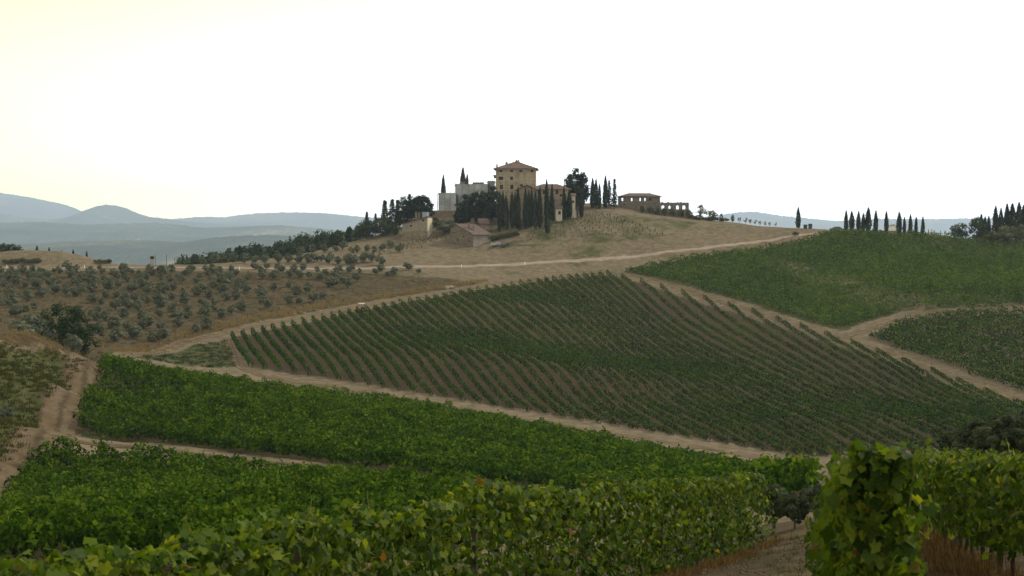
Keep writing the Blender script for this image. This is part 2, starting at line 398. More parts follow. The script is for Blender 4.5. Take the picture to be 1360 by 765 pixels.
def _solve():
    n = len(CXY)
    d2 = ((CXY[:, None] - CXY[None]) ** 2).sum(-1)
    # slightly softer fit for far points so that estimates that disagree do not ripple
    dist = np.hypot(*(CXY * 100).T)
    lam = np.where(dist < 60, 1e-5, 2.5e-4)
    A = np.zeros((n + 3, n + 3))
    A[:n, :n] = _phi(d2) + np.diag(lam)
    A[:n, n] = 1; A[:n, n + 1:] = CXY; A[n, :n] = 1; A[n + 1:, :n] = CXY.T
    b = np.zeros(n + 3); b[:n] = CZ
    return np.linalg.solve(A, b)
W = _solve()
BUMPS = []   # (x, y, height, rx, ry) local mounds
def _bump_px(u, vtop, Y, rx, ry):
    x, y, z = P(u, vtop, Y); BUMPS.append([x, y, z, rx, ry])
def height(x, y):
    x = np.atleast_1d(np.asarray(x, float)); y = np.atleast_1d(np.asarray(y, float))
    out = np.empty(len(x))
    for s in range(0, len(x), 40000):
        q = np.stack([x[s:s+40000], y[s:s+40000]], 1) / 100.0
        d2 = (q[:, None, 0] - CXY[None, :, 0]) ** 2 + (q[:, None, 1] - CXY[None, :, 1]) ** 2
        n = len(CXY)
        out[s:s+40000] = _phi(d2) @ W[:n] + W[n] + q @ W[n + 1:]
    r = np.hypot(x, y)
    t = np.clip((r - 700) / 700, 0, 1); t = t * t * (3 - 2 * t)
    t2 = np.clip((r - 1400) / 3000, 0, 1)
    out = out * (1 - t) + t * (-110 - 150 * t2)
    for bx, by, bh, rx, ry in BUMPS:
        out = out + bh * np.exp(-((x - bx) / rx) ** 2 - ((y - by) / ry) ** 2)
    # gentle unevenness, none right at the camera
    k = np.clip((r - 12) / 60, 0, 1)
    out = out + k * (.10 * np.sin(x * .31 + 1.3 * np.sin(y * .17)) * np.sin(y * .23 + .7) + .06 * np.sin(x * .83 + y * .41))
    return out
# earth mounds beyond the road on the left: turned from top height into height above the field
for u, v, Y, rx, ry in ((20, 333, 452, 22, 9), (78, 337, 449, 8, 6), (112, 341, 455, 9, 6), (178, 353, 447, 9, 6)):
    x, y, z = P(u, v, Y); BUMPS.append([x, y, max(0.3, z - float(height(x, y)[0])), rx, ry])
def gz(x, y): return float(height(x, y)[0])
def at(u, Y):
    """ground point at depth Y below photo column u"""
    x = (u - CX) / FPX * Y * (math.cos(PITCH) - math.sin(PITCH) * 0.0)
    return Vector((x, Y, gz(x, Y)))
_YS = np.concatenate([np.arange(6, 60, .5), np.arange(60, 560, 1.0), np.arange(560, 900, 5)])
def hit(u, v, ymin=6.0):
    """ground point seen at photo pixel (u, v)"""
    ys = _YS[_YS >= ymin]
    p1 = np.array(P(u, v, 1.0))
    x, z = p1[0] * ys, p1[2] * ys
    h = height(x, ys)
    below = np.where(z - h <= 0)[0]
    if len(below) == 0:
        i = int(np.argmin(z - h)); return Vector((x[i], ys[i], h[i]))
    i = below[0]
    if i == 0: return Vector((x[0], ys[0], h[0]))
    a, b = (z - h)[i - 1], (z - h)[i]
    t = a / (a - b); y = ys[i - 1] + t * (ys[i] - ys[i - 1])
    return Vector((p1[0] * y, y, gz(p1[0] * y, y)))

def inside(poly, x, y):
    """even-odd test, arrays"""
    r = np.zeros(len(x), bool); n = len(poly)
    for i in range(n):
        x0, y0 = poly[i]; x1, y1 = poly[(i + 1) % n]
        c = ((y0 > y) != (y1 > y)) & (x < (x1 - x0) * (y - y0) / ((y1 - y0) or 1e-9) + x0)
        r ^= c
    return r
def wpoly(px, ymin=50): return [tuple(hit(u, v, ymin)[:2]) for u, v in px]

# field outlines, traced on the ground
FIELD_STRIPE = wpoly([(304, 449), (400, 430), (480, 412), (560, 398), (640, 384), (720, 373), (805, 364), (850, 375), (1000, 422), (1130, 464), (1250, 506), (1350, 544), (1300, 575), (1200, 600), (1070, 606), (1000, 596), (850, 569), (700, 545), (520, 517), (430, 502), (333, 489)])
FIELD_B = wpoly([(152, 487), (300, 511), (430, 528), (560, 548), (700, 574), (850, 601), (1000, 626), (1080, 640), (1090, 665), (900, 668), (720, 650), (600, 637), (500, 625), (350, 607), (200, 588), (100, 575), (125, 535)])
FIELD_A = wpoly([(58, 598), (200, 613), (350, 633), (500, 652), (620, 668), (700, 681), (760, 700), (560, 742), (300, 765), (0, 760), (-60, 750), (10, 665), (45, 615)], 42)
FIELD_C = wpoly([(826, 362), (900, 346), (1000, 334), (1060, 322), (1095, 312), (1130, 309), (1180, 311.5), (1250, 315), (1360, 323), (1420, 326), (1420, 408), (1300, 410), (1200, 412), (1150, 428), (1120, 440), (1000, 404), (900, 376)])
C_STRIP = wpoly([(1000, 340), (1050, 346), (1130, 368), (1210, 394), (1300, 402), (1380, 406), (1300, 409), (1200, 411), (1160, 408), (1100, 384), (1020, 356)])
FIELD_D = wpoly([(1150, 450), (1200, 428), (1260, 419), (1360, 415), (1420, 415), (1420, 545), (1360, 524), (1250, 484)])
OLIVE_SLOPE = wpoly([(-60, 360), (480, 362), (600, 370), (640, 376), (480, 402), (320, 432), (165, 466), (90, 470), (-60, 450)])
HILL_GREEN = wpoly([(660, 330), (720, 300), (760, 288), (850, 286), (930, 296), (900, 312), (800, 322)], 440)
BANK = wpoly([(-80, 470), (60, 462), (114, 480), (92, 515), (52, 562), (28, 592), (0, 622), (-80, 680)])
BANK_TOP = wpoly([(-80, 446), (0, 450), (60, 456), (105, 474), (60, 462), (0, 462), (-80, 468)])
GREEN_STRIP = wpoly([(175, 474), (260, 458), (300, 452), (318, 488), (220, 482)])

def build_ground():
    az = np.concatenate([np.linspace(-180, -30, 40)[:-1], np.linspace(-30, -21.5, 30)[:-1], np.linspace(-21.5, 21.5, 330), np.linspace(21.5, 30, 30)[1:], np.linspace(30, 180, 40)[1:]])
    rr = np.concatenate([[0.5], np.geomspace(1.5, 60, 70)[:-1], np.arange(60, 540, 1.8), np.geomspace(540, 1500, 50), np.geomspace(1600, 12000, 26)])
    A, R = np.meshgrid(np.radians(az), rr)
    x, y = (R * np.sin(A)).ravel(), (R * np.cos(A)).ravel()
    z = height(x, y)
    nr, na = A.shape
    i = np.arange(nr - 1)[:, None] * na + np.arange(na - 1)[None]
    F = np.stack([i, i + 1, i + na + 1, i + na], -1).reshape(-1, 4)
    V = np.stack([x, y, z], 1)
    # zones: R = bare brown soil, G = green growth, B = dry pale grass
    col = np.zeros((len(x), 4), np.float32); col[:, 3] = 1
    col[:, 2] = 1.0; col[:, 1] = .3
    r = np.hypot(x, y)
    def put(mask, c): col[mask, :3] = c
    put(r < 58, (.9, .1, .0))
    put(inside(OLIVE_SLOPE, x, y), (.72, .26, .3))
    put(inside(FIELD_STRIPE, x, y), (.62, .26, .3))
    for f in (FIELD_A, FIELD_B): put(inside(f, x, y), (.85, .35, 0))
    put(inside(FIELD_C, x, y), (.3, .75, .25)); put(inside(FIELD_D, x, y), (.45, .3, .5)); put(inside(C_STRIP, x, y), (.2, .6, .7))
    put(inside(HILL_GREEN, x, y), (.1, .5, .6))
    put(inside(BANK, x, y), (.9, .75, .0)); put(inside(BANK_TOP, x, y), (.3, .1, .9)); put(inside(GREEN_STRIP, x, y), (.7, .62, .2))
    put((r > 150) & (r < 900) & (y > 515) & (x < -25), (.3, .6, .3))
    put(r > 900, (.1, .9, .1))
    me = fast_mesh('ground', V, F, None, smooth=True)
    ca = me.color_attributes.new('zone', 'FLOAT_COLOR', 'POINT')
    ca.data.foreach_set('color', col.ravel())
    m, N, L, out = new_mat('dry_hillside_ground')
    at_ = N.new("ShaderNodeVertexColor"); at_.layer_name = 'zone'
    sep = N.new("ShaderNodeSeparateColor"); L.new(at_.outputs[0], sep.inputs[0])
    g = N.new("ShaderNodeNewGeometry"); pos = g.outputs['Position']
    n1 = noise(N, L, .06, 6, .65, vec=pos); n2 = noise(N, L, .5, 6, .7, vec=pos); n3 = noise(N, L, 3.5, 5, .7, vec=pos); n4 = noise(N, L, .02, 3, .5, vec=pos)
    soil = ramp(N, [(.3, (.034, .026, .014)), (.5, (.058, .045, .025)), (.7, (.105, .083, .048))]); L.new(n2.outputs[0], soil.inputs[0])
    dry = ramp(N, [(.3, (.080, .064, .042)), (.5, (.128, .103, .068)), (.72, (.185, .152, .104))]); L.new(n2.outputs[0], dry.inputs[0])
    green = ramp(N, [(.3, (.028, .036, .012)), (.5, (.05, .058, .02)), (.7, (.095, .088, .038))]); L.new(n2.outputs[0], green.inputs[0])
    def thr(src, nz, amount):
        a = N.new("ShaderNodeMath"); a.operation = 'MULTIPLY_ADD'; L.new(nz.outputs[0], a.inputs[0]); a.inputs[1].default_value = amount; a.inputs[2].default_value = -amount / 2
        b = N.new("ShaderNodeMath"); b.operation = 'ADD'; L.new(src, b.inputs[0]); L.new(a.outputs[0], b.inputs[1])
        c = N.new("ShaderNodeMapRange"); c.interpolation_type = 'SMOOTHSTEP'; c.inputs['From Min'].default_value = .35; c.inputs['From Max'].default_value = .65
        L.new(b.outputs[0], c.inputs[0]); return c.outputs[0]
    m1 = N.new("ShaderNodeMix"); m1.data_type = 'RGBA'
    L.new(thr(sep.outputs[0], n2, 1.0), m1.inputs['Factor']); L.new(dry.outputs[0], m1.inputs['A']); L.new(soil.outputs[0], m1.inputs['B'])
    m2 = N.new("ShaderNodeMix"); m2.data_type = 'RGBA'
    L.new(thr(sep.outputs[1], n1, 1.6), m2.inputs['Factor']); L.new(m1.outputs['Result'], m2.inputs['A']); L.new(green.outputs[0], m2.inputs['B'])
    # fine speckle of clods and stems
    sp = ramp(N, [(.3, (.55, .55, .55)), (.5, (1, 1, 1)), (.7, (1.35, 1.3, 1.2))]); L.new(n3.outputs[0], sp.inputs[0])
    m3 = N.new("ShaderNodeMix"); m3.data_type = 'RGBA'; m3.blend_type = 'MULTIPLY'; m3.inputs['Factor'].default_value = .8
    L.new(m2.outputs['Result'], m3.inputs['A']); L.new(sp.outputs[0], m3.inputs['B'])
    p = N.new("ShaderNodeBsdfPrincipled"); p.inputs['Roughness'].default_value = 1; p.inputs['Specular IOR Level'].default_value = .05
    L.new(m3.outputs['Result'], p.inputs['Base Color'])
    b = N.new("ShaderNodeBump"); b.inputs['Strength'].default_value = .8; b.inputs['Distance'].default_value = .12
    L.new(n3.outputs[0], b.inputs['Height']); L.new(b.outputs[0], p.inputs['Normal'])
    L.new(p.outputs[0], out.inputs[0])
    me.materials.append(m)
    o = mobj('ground', me); tag(o, kind='structure')
build_ground()

# ------------------------------------------------------------------ far hills
def hills_mat(name, stops, scale):
    m, N, L, out = new_mat(name)
    g = N.new("ShaderNodeNewGeometry")
    n = noise(N, L, scale, 6, .6, vec=g.outputs['Position']); n2 = noise(N, L, scale * 9, 5, .7, vec=g.outputs['Position'])
    mx = N.new("ShaderNodeMath"); mx.operation = 'MULTIPLY_ADD'; L.new(n2.outputs[0], mx.inputs[0]); mx.inputs[1].default_value = .35; 
    ad = N.new("ShaderNodeMath"); ad.operation = 'MULTIPLY'; L.new(n.outputs[0], ad.inputs[0]); ad.inputs[1].default_value = .65; L.new(ad.outputs[0], mx.inputs[2])
    r = ramp(N, stops); L.new(mx.outputs[0], r.inputs[0])
    p = N.new("ShaderNodeBsdfDiffuse"); L.new(r.outputs[0], p.inputs[0]); L.new(p.outputs[0], out.inputs[0])
    return m
HM = hills_mat('forested_hill', [(.36, (.012, .022, .010)), (.48, (.03, .045, .02)), (.55, (.06, .07, .036)), (.61, (.16, .145, .09)), (.72, (.26, .22, .15))], .0011)

def hills(name, sil, Y, depth, base, seed, rough=6.0):
    """ridge whose crest shows as the silhouette list (u, v) when seen from the vineyard"""
    r = np.random.default_rng(seed)
    us = np.arange(sil[0][0], sil[-1][0] + 1, 2.0)
    vs = np.interp(us, [s[0] for s in sil], [s[1] for s in sil])
    k = np.ones(9) / 9; vs = np.convolve(np.pad(vs, 4, mode='edge'), k, mode='valid')
    crest = np.array([P(u, v, Y) for u, v in zip(us, vs)])
    ts = np.linspace(-1, .5, 60)
    ph = r.uniform(0, 6.28, 12); V = []
    for t in ts:
        fall = (1 - abs(t) ** 1.25) if t < 0 else (1 - (t / .5) ** 2 * .9)
        yy = Y + t * depth
        x = crest[:, 0] * (1 + t * depth / Y * .3); z = base + (crest[:, 2] - base) * max(fall, 0)
        wob = np.zeros_like(x)
        for j in range(12):
            fx = (.0006 * 1.6 ** (j % 6)); fy = (.0006 * 1.6 ** ((j * 5) % 6))
            wob += np.sin(x * fx + yy * fy + ph[j]) / (1.5 ** (j % 6))
        edge = 1 - abs(fall - .5) * 2 if t != 0 else 0
        z = z + wob * rough * 4.5 * max(edge, 0)
        z = z + r.normal(0, rough * .26, len(x))
        V.append(np.stack([x, np.full_like(x, yy), z], 1))
    V = np.concatenate(V); nr, na = len(ts), len(us)
    i = np.arange(nr - 1)[:, None] * na + np.arange(na - 1)[None]
    F = np.stack([i, i + 1, i + na + 1, i + na], -1).reshape(-1, 4)
    o = mobj(name, fast_mesh(name, V, F, HM, smooth=False)); tag(o, kind='structure')
    return o
hills('hills', [(-300, 262), (-100, 250), (-40, 252), (0, 256), (40, 262), (85, 272), (110, 284), (140, 292), (230, 291), (265, 288), (300, 289), (330, 284), (380, 282), (430, 283), (480, 288), (560, 292), (800, 296), (900, 292), (975, 283), (1000, 281), (1040, 287), (1110, 294), (1150, 291), (1230, 291), (1290, 290), (1360, 290), (1500, 286), (1700, 292)], 18500, 5000, -330, 3, 16)
hills('hills', [(-200, 292), (-60, 286), (0, 284), (60, 292), (95, 288), (115, 279), (140, 271.5), (160, 274), (175, 281), (190, 287), (215, 290), (260, 296), (330, 299), (420, 303), (500, 306)], 14000, 3600, -330, 5, 13)
hills('hills', [(-300, 290), (-100, 292), (0, 296), (60, 295), (110, 299), (160, 297), (205, 296), (240, 299), (270, 303), (330, 301), (365, 299), (420, 303), (450, 307), (520, 314), (620, 322)], 9500, 3200, -300, 9, 10)
hills('hills', [(-300, 318), (-100, 322), (0, 326), (80, 322), (160, 318), (240, 322), (300, 314), (360, 312), (420, 316), (520, 322), (620, 330)], 6000, 2200, -260, 12, 8)

# ------------------------------------------------------------------ dirt roads and tracks
def ribbon(name, px, width, mat, lift=.06, ymin=50, jitter=.35, seed=1, pts=None, wfun=None):
    r = np.random.default_rng(seed)
    c = np.array([hit(u, v, ymin)[:2] for u, v in px]) if pts is None else np.array(pts)
    seg = np.hypot(*np.diff(c, axis=0).T); s = np.concatenate([[0], np.cumsum(seg)])
    n = max(8, int(s[-1] / 1.2)); q = np.linspace(0, s[-1], n)
    x, y = np.interp(q, s, c[:, 0]), np.interp(q, s, c[:, 1])
    for _ in range(10):   # soften corners
        x[1:-1] = (x[:-2] + 2 * x[1:-1] + x[2:]) / 4; y[1:-1] = (y[:-2] + 2 * y[1:-1] + y[2:]) / 4
    tx, ty = np.gradient(x), np.gradient(y); l = np.hypot(tx, ty); nx, ny = -ty / l, tx / l
    w = np.full(n, width) if wfun is None else np.interp(np.linspace(0, 1, n), *wfun)
    cols = 8; V = []
    for k in range(cols + 1):
        f = k / cols - .5
        off = f * w
        if k in (0, cols): off = off + r.normal(0, jitter, n) + .25 * np.sin(q * .7 + k)
        xx, yy = x + nx * off, y + ny * off
        z = height(xx, yy) + lift
        if k in (0, cols): z -= lift + .05
        else: z -= .05 * (abs(abs(f) - .22) < .1)     # wheel ruts
        V.append(np.stack([xx, yy, z], 1))
    V = np.concatenate(V)
    i = np.arange(cols)[:, None] * n + np.arange(n - 1)[None]
    F = np.stack([i, i + n, i + n + 1, i + 1], -1).reshape(-1, 4)
    me = fast_mesh(name, V, F, mat, smooth=True)
    wear = np.array([.0, .35, .95, .7, .15, .7, .95, .35, .0])[:cols + 1]
    at_ = me.attributes.new('wear', 'FLOAT', 'POINT'); at_.data.foreach_set('value', np.repeat(wear, n).astype(np.float32))
    o = mobj(name, me); tag(o, kind='structure')
    return o
ribbon('gravel_road', [(-80, 355.5), (0, 355.5), (120, 355.5), (240, 355.5), (360, 356.5), (480, 357), (600, 354.5), (700, 350), (780, 345.5), (850, 340), (930, 331), (1000, 322), (1050, 314.5), (1095, 309)], 3.0, M['gravel'], .14, 400, seed=2, jitter=.2)
ribbon('vineyard_track', [(150, 478), (180, 468), (240, 454), (320, 437), (400, 421), (480, 407), (560, 394), (640, 380), (720, 369), (800, 360)], 4.2, M['track'], .09, 200, seed=3)
ribbon('farm_track', [(-30, 720), (0, 685), (25, 640), (52, 585), (80, 550), (110, 515), (143, 487), (160, 476)], 7.5, M['redtrack'], .09, 60, seed=4, jitter=.6, wfun=([0, .3, .5, .8, 1], [6.5, 6.5, 5.5, 6.5, 4.5]))
ribbon('vineyard_path', [(70, 580), (200, 596), (350, 614), (500, 632), (600, 645), (720, 658)], 2.2, M['redtrack'], .07, 60, seed=5)
ribbon('vineyard_path', [(306, 452), (314, 470), (318, 488), (345, 499), (430, 512), (560, 533), (700, 557), (850, 582), (1000, 606), (1085, 620)], 4.4, M['track'], .07, 150, seed=6, wfun=([0, .25, .5, 1], [2.0, 2.6, 3.2, 3.8]))
ribbon('vineyard_track', [(800, 357), (830, 363), (900, 381), (1000, 412), (1100, 443), (1200, 476), (1300, 513), (1370, 535)], 4.0, M['track'], .08, 200, seed=7)
ribbon('vineyard_track', [(1120, 447), (1150, 438), (1185, 425), (1230, 414), (1300, 411), (1400, 410)], 4.2, M['track'], .1, 250, seed=8)
ribbon('dirt_verge', [(880, 341), (940, 335), (1000, 327), (1050, 319), (1085, 312)], 5.0, M['track'], .07, 420, seed=9)

# ------------------------------------------------------------------ vegetation generators
def leaf_faces(C, Nn, size, r, aspect=1.0, up=None):
    """irregular quads at centres C facing Nn"""
    n = len(C)
    t = r.normal(size=(n, 3)) if up is None else np.tile(np.array(up, float), (n, 1)) + r.normal(0, .25, (n, 3))
    Nn = Nn / np.maximum(np.linalg.norm(Nn, axis=1, keepdims=True), 1e-6)
    t -= Nn * (t * Nn).sum(1, keepdims=True); t /= np.maximum(np.linalg.norm(t, axis=1, keepdims=True), 1e-6)
    b = np.cross(Nn, t)
    h = (size * .5)[:, None]
    j = lambda: (r.uniform(.65, 1.25, (n, 1)))
    v0 = C - t * h * aspect * j(); v1 = C + b * h * j() + Nn * h * .25; v2 = C + t * h * aspect * j(); v3 = C - b * h * j() + Nn * h * .25
    V = np.stack([v0, v1, v2, v3], 1).reshape(-1, 3)
    F = np.arange(4 * n).reshape(-1, 4)
    return V, F

def unit(n, r):
    a = r.normal(size=(n, 3)); return a / np.linalg.norm(a, axis=1, keepdims=True)

def hedge_mesh(name, x, y, h, w, per_m, size, mat, r, gap=0.0, low=.35, thin=None):
    """foliage of one trellised vine row along the ground polyline x, y (about 1 m steps)"""
    seg = np.hypot(np.diff(x), np.diff(y)); s = np.concatenate([[0], np.cumsum(seg)]); Lh = s[-1]
    n = max(20, int(Lh * per_m))
    q = r.uniform(0, Lh, n)
    nv = int(Lh) + 3
    vig = r.normal(1, .09 if callable(h) else .2, nv); vw = r.normal(1, .2, nv)          # every vine has its own vigour
    g = r.uniform(0, 1, nv) < gap; tone = r.normal(0, .12, nv); q_ = q
    vig[g] *= .45
    if callable(h): h = np.interp(q, s, h(x, y))
    k = q; hv = np.interp(k, np.arange(nv), vig) * h; wv = np.interp(k, np.arange(nv), vw) * w
    a = r.uniform(0, 1, n)
    z0 = np.minimum(low, h * .2) + r.uniform(-.1, .1, n)
    side = np.where(r.uniform(size=n) < .5, -1.0, 1.0)
    top = r.uniform(size=n) < .24
    zz = np.where(top, hv * r.uniform(.9, 1.06, n), z0 + (hv - z0) * a)
    prof = .55 + .45 * np.sin(np.clip((zz - z0) / np.maximum(hv - z0, .1), 0, 1) * PI * .85 + .25)
    off = np.where(top, r.uniform(-.45, .45, n), side * .5 * prof * r.uniform(.75, 1.1, n)) * wv
    shoot = r.uniform(size=n) < .025
    zz = np.where(shoot, hv * r.uniform(1.05, 1.25, n), zz)
    cx, cy_ = np.interp(q, s, x), np.interp(q, s, y)
    dx, dy = np.gradient(x), np.gradient(y); l = np.hypot(dx, dy)
    nx, ny = np.interp(q, s, -dy / l), np.interp(q, s, dx / l)
    px, py = cx + nx * off, cy_ + ny * off
    gzz = np.interp(q, s, height(x, y))
    C = np.stack([px, py, gzz + zz], 1)
    Nn = np.stack([nx * side, ny * side, np.where(top, 1.2, .35)], 1) + r.normal(0, .55, (n, 3))
    if thin is not None:      # weak vines: most leaves gone
        keep = ~(inside(thin, C[:, 0] + r.normal(0, 2, n), C[:, 1] + r.normal(0, 2, n)) & (r.uniform(size=n) < .55)); C, Nn, zz, q_, n = C[keep], Nn[keep], zz[keep], q[keep], int(keep.sum())
        h = h[keep] if np.ndim(h) else h
    V, F = leaf_faces(C, Nn, size * r.uniform(.7, 1.3, n), r)
    o = np.array([x[0], y[0], gz(x[0], y[0])])
    rnd = np.clip(r.beta(1.3, 1.4, n) * .85 + .3 * (zz / h - .55) + np.interp(q_, np.arange(nv), tone), 0, 1)  # tone rises with height: lit row tops and dark sides painted into leaves
    return fast_mesh(name, V - o, F, mat, rnd), o, (s, Lh)

POST = MB(); POST.tube([(0, 0, -.3), (0, 0, 1.75)], [.05, .045], 6); POST_ME = POST.mesh('post', M['postwood'])

def rows_in(poly, direction, spacing, offset=0.0, minlen=5.0):
    """parallel lines across a field outline"""
    d = np.array(direction, float); d /= np.linalg.norm(d); nrm = np.array([d[1], -d[0]])
    if nrm[0] < 0: nrm = -nrm
    pl = np.array(poly); a = pl @ nrm; b = pl @ d
    out = []
    for c in np.arange(a.min() + spacing * .5 + offset, a.max(), spacing):
        q = np.arange(b.min(), b.max(), .5)
        x = nrm[0] * c + d[0] * q; y = nrm[1] * c + d[1] * q
        ok = inside(poly, x, y)
        run = None
        for i in range(len(q) + 1):
            if i < len(q) and ok[i]:
                if run is None: run = i
            elif run is not None:
                if q[i - 1] - q[run] >= minlen: out.append((c, x[run:i:2], y[run:i:2]))
                run = None
    return out

def vine_field(rows, h, w, per_m, size, mat, labels, group, seed, posts=True, gap=0.0, jit=0, thin=None):
    r = np.random.default_rng(seed)
    for i, (c, x, y) in enumerate(rows):
        if len(x) < 3: continue
        if jit:
            x = x + np.cumsum(r.normal(0, jit, len(x))) * .2
        dist = math.hypot(x.mean(), y.mean())
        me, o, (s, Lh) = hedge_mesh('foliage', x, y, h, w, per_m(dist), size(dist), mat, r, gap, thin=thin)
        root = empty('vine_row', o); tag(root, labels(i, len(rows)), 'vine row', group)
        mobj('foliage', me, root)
        ends = [(x[0], y[0]), (x[-1], y[-1])]
        for ex, ey in ends if posts else ():
            mobj('post', POST_ME, root, (ex - o[0], ey - o[1], gz(ex, ey) - o[2]))

# the rows of the striped field fan out slightly; each runs straight from its upper to its lower end
T_I = [0, 9, 18, 34, 43, 44, 45, 46, 47, 48, 49, 50, 51, 52, 53, 54, 55, 56, 57, 58, 59, 60]
T_U = [308, 428, 531, 713, 806, 825, 851, 877, 905, 935, 967, 999, 1031, 1063, 1096, 1130, 1164, 1199, 1237, 1271, 1308, 1347]
T_V = [449, 425, 406, 376, 366, 370, 376, 383, 390, 398, 406, 415, 425, 435, 445, 456, 468, 480, 492, 506, 520, 534]
B_I = [0, 5, 10, 18, 25, 33, 38, 45, 53, 60]
B_U = [333.5, 431, 530, 703, 868, 1066, 1150, 1270, 1335, 1385]
B_V = [489, 503, 520, 548, 575, 607, 607, 594, 562, 550]
rs = []
for i in range(61):
    a = hit(np.interp(i, T_I, T_U), np.interp(i, T_I, T_V), 200); b = hit(np.interp(i, B_I, B_U), np.interp(i, B_I, B_V), 190)
    n = max(3, int(math.hypot(a.x - b.x, a.y - b.y))); rs.append((i, np.linspace(a.x, b.x, n), np.linspace(a.y, b.y, n)))
def stripe_h(x, y):      # vigour drops towards the dry bottom and the right of the field
    return np.interp(x / y, [-.2, .05, .15, .4], [.0049, .0041, .0034, .0031]) * y
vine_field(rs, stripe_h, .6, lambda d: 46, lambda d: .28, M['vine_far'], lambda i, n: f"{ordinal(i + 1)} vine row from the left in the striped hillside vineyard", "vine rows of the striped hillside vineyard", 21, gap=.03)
rb = rows_in(FIELD_B, (.80, -.60), 2.35)
vine_field(rb[::-1], 1.75, 1.08, lambda d: 62, lambda d: .35, M['vine_mid'], lambda i, n: f"{ordinal(i + 1)} vine row from the far end of the dense middle vineyard, crosswise", "vine rows of the dense vineyard below the striped one", 22, posts=False)
ra = rows_in(FIELD_A, (.80, -.60), 2.35)
vine_field(ra[::-1], 1.55, 1.12, lambda d: 120, lambda d: .27, M['vine_mid'], lambda i, n: f"{ordinal(i + 1)} vine row from the far end of the vineyard at lower left", "vine rows of the lower left vineyard", 23, posts=False)
rc = rows_in(FIELD_C, (.93, -.36), 2.6)
vine_field(rc[::-1], 1.7, 1.25, lambda d: 20, lambda d: .45, M['vine_dry'], lambda i, n: f"{ordinal(i + 1)} vine row down from the crest in the upper right vineyard", "vine rows of the upper right vineyard", 24, gap=.08, thin=C_STRIP)
rd = rows_in(FIELD_D, (.295, -.955), 2.6)
vine_field(rd, 1.65, .95, lambda d: 30, lambda d: .38, M['vine_far'], lambda i, n: f"{ordinal(i + 1)} vine row from the left in the small vineyard at right edge", "vine rows of the small right edge vineyard", 25, gap=.08)

# ---- trees
def trunk_mesh(h, r0, limbs, seed, mat, lean=.08, forks=0.5):
    r = random.Random(seed); m = MB()
    pts = [(0, 0, -.4)]; x = y = 0
    for k in range(1, 6):
        x += r.uniform(-lean, lean) * h / 5; y += r.uniform(-lean, lean) * h / 5
        pts.append((x, y, h * k / 5))
    m.tube(pts, [r0 * 1.25] + [r0 * (1 - .16 * k) for k in range(1, 6)], 7)
    for k in range(limbs):
        b = pts[min(5, max(1, int(5 * r.uniform(forks, 1))))]; a = r.uniform(0, 2 * PI); l = h * r.uniform(.35, .7)
        mid = (b[0] + math.cos(a) * l * .4, b[1] + math.sin(a) * l * .4, b[2] + l * .35)
        end = (b[0] + math.cos(a) * l * .75, b[1] + math.sin(a) * l * .75, b[2] + l * .9)
        m.tube([b, mid, end], [r0 * .5, r0 * .35, r0 * .15], 5)
    return m.mesh('trunk', mat)

def crown_clumps(name, mat, seed, nclump, per, H0, H1, R, size, csize, shape='round', aspect=1.0, up=None):
    """foliage: leaf faces gathered in clumps spread through the crown's volume"""
    r = np.random.default_rng(seed)
    cs = []
    while len(cs) < nclump:
        p = r.uniform(-1, 1, 3)
        d = np.linalg.norm(p)
        if d > 1: continue
        if d < .45 and r.uniform() < .75: continue
        if shape == 'dome' and p[2] < -.6: continue
        cs.append(p)
    cs = np.array(cs)
    lob = 1 + .22 * np.sin(np.arctan2(cs[:, 1], cs[:, 0]) * 3 + seed) * (1 - np.abs(cs[:, 2]))
    C = np.stack([cs[:, 0] * R * lob, cs[:, 1] * R * lob, (H0 + H1) / 2 + cs[:, 2] * (H1 - H0) / 2], 1)
    n = nclump * per
    rad_ = csize * r.uniform(.6, 1.25, nclump)
    ci = np.repeat(np.arange(nclump), per)
    dv = unit(n, r)
    pos = C[ci] + dv * (rad_[ci] * r.uniform(.35, 1, n) ** .5)[:, None] * np.array([1, 1, .75])
    ctr = np.array([0, 0, (H0 + H1) / 2])
    Nn = dv * .8 + (pos - ctr) / max(R, 1) * .5 + np.array([0, 0, .3]) + r.normal(0, .4, (n, 3))
    V, F = leaf_faces(pos, Nn, size * r.uniform(.65, 1.35, n), r, aspect, up)
    clr = r.uniform(0, 1, nclump)
    rnd = np.clip(.55 * clr[ci] + .45 * r.uniform(0, 1, n), 0, 1)
    return fast_mesh(name, V, F, mat, rnd)

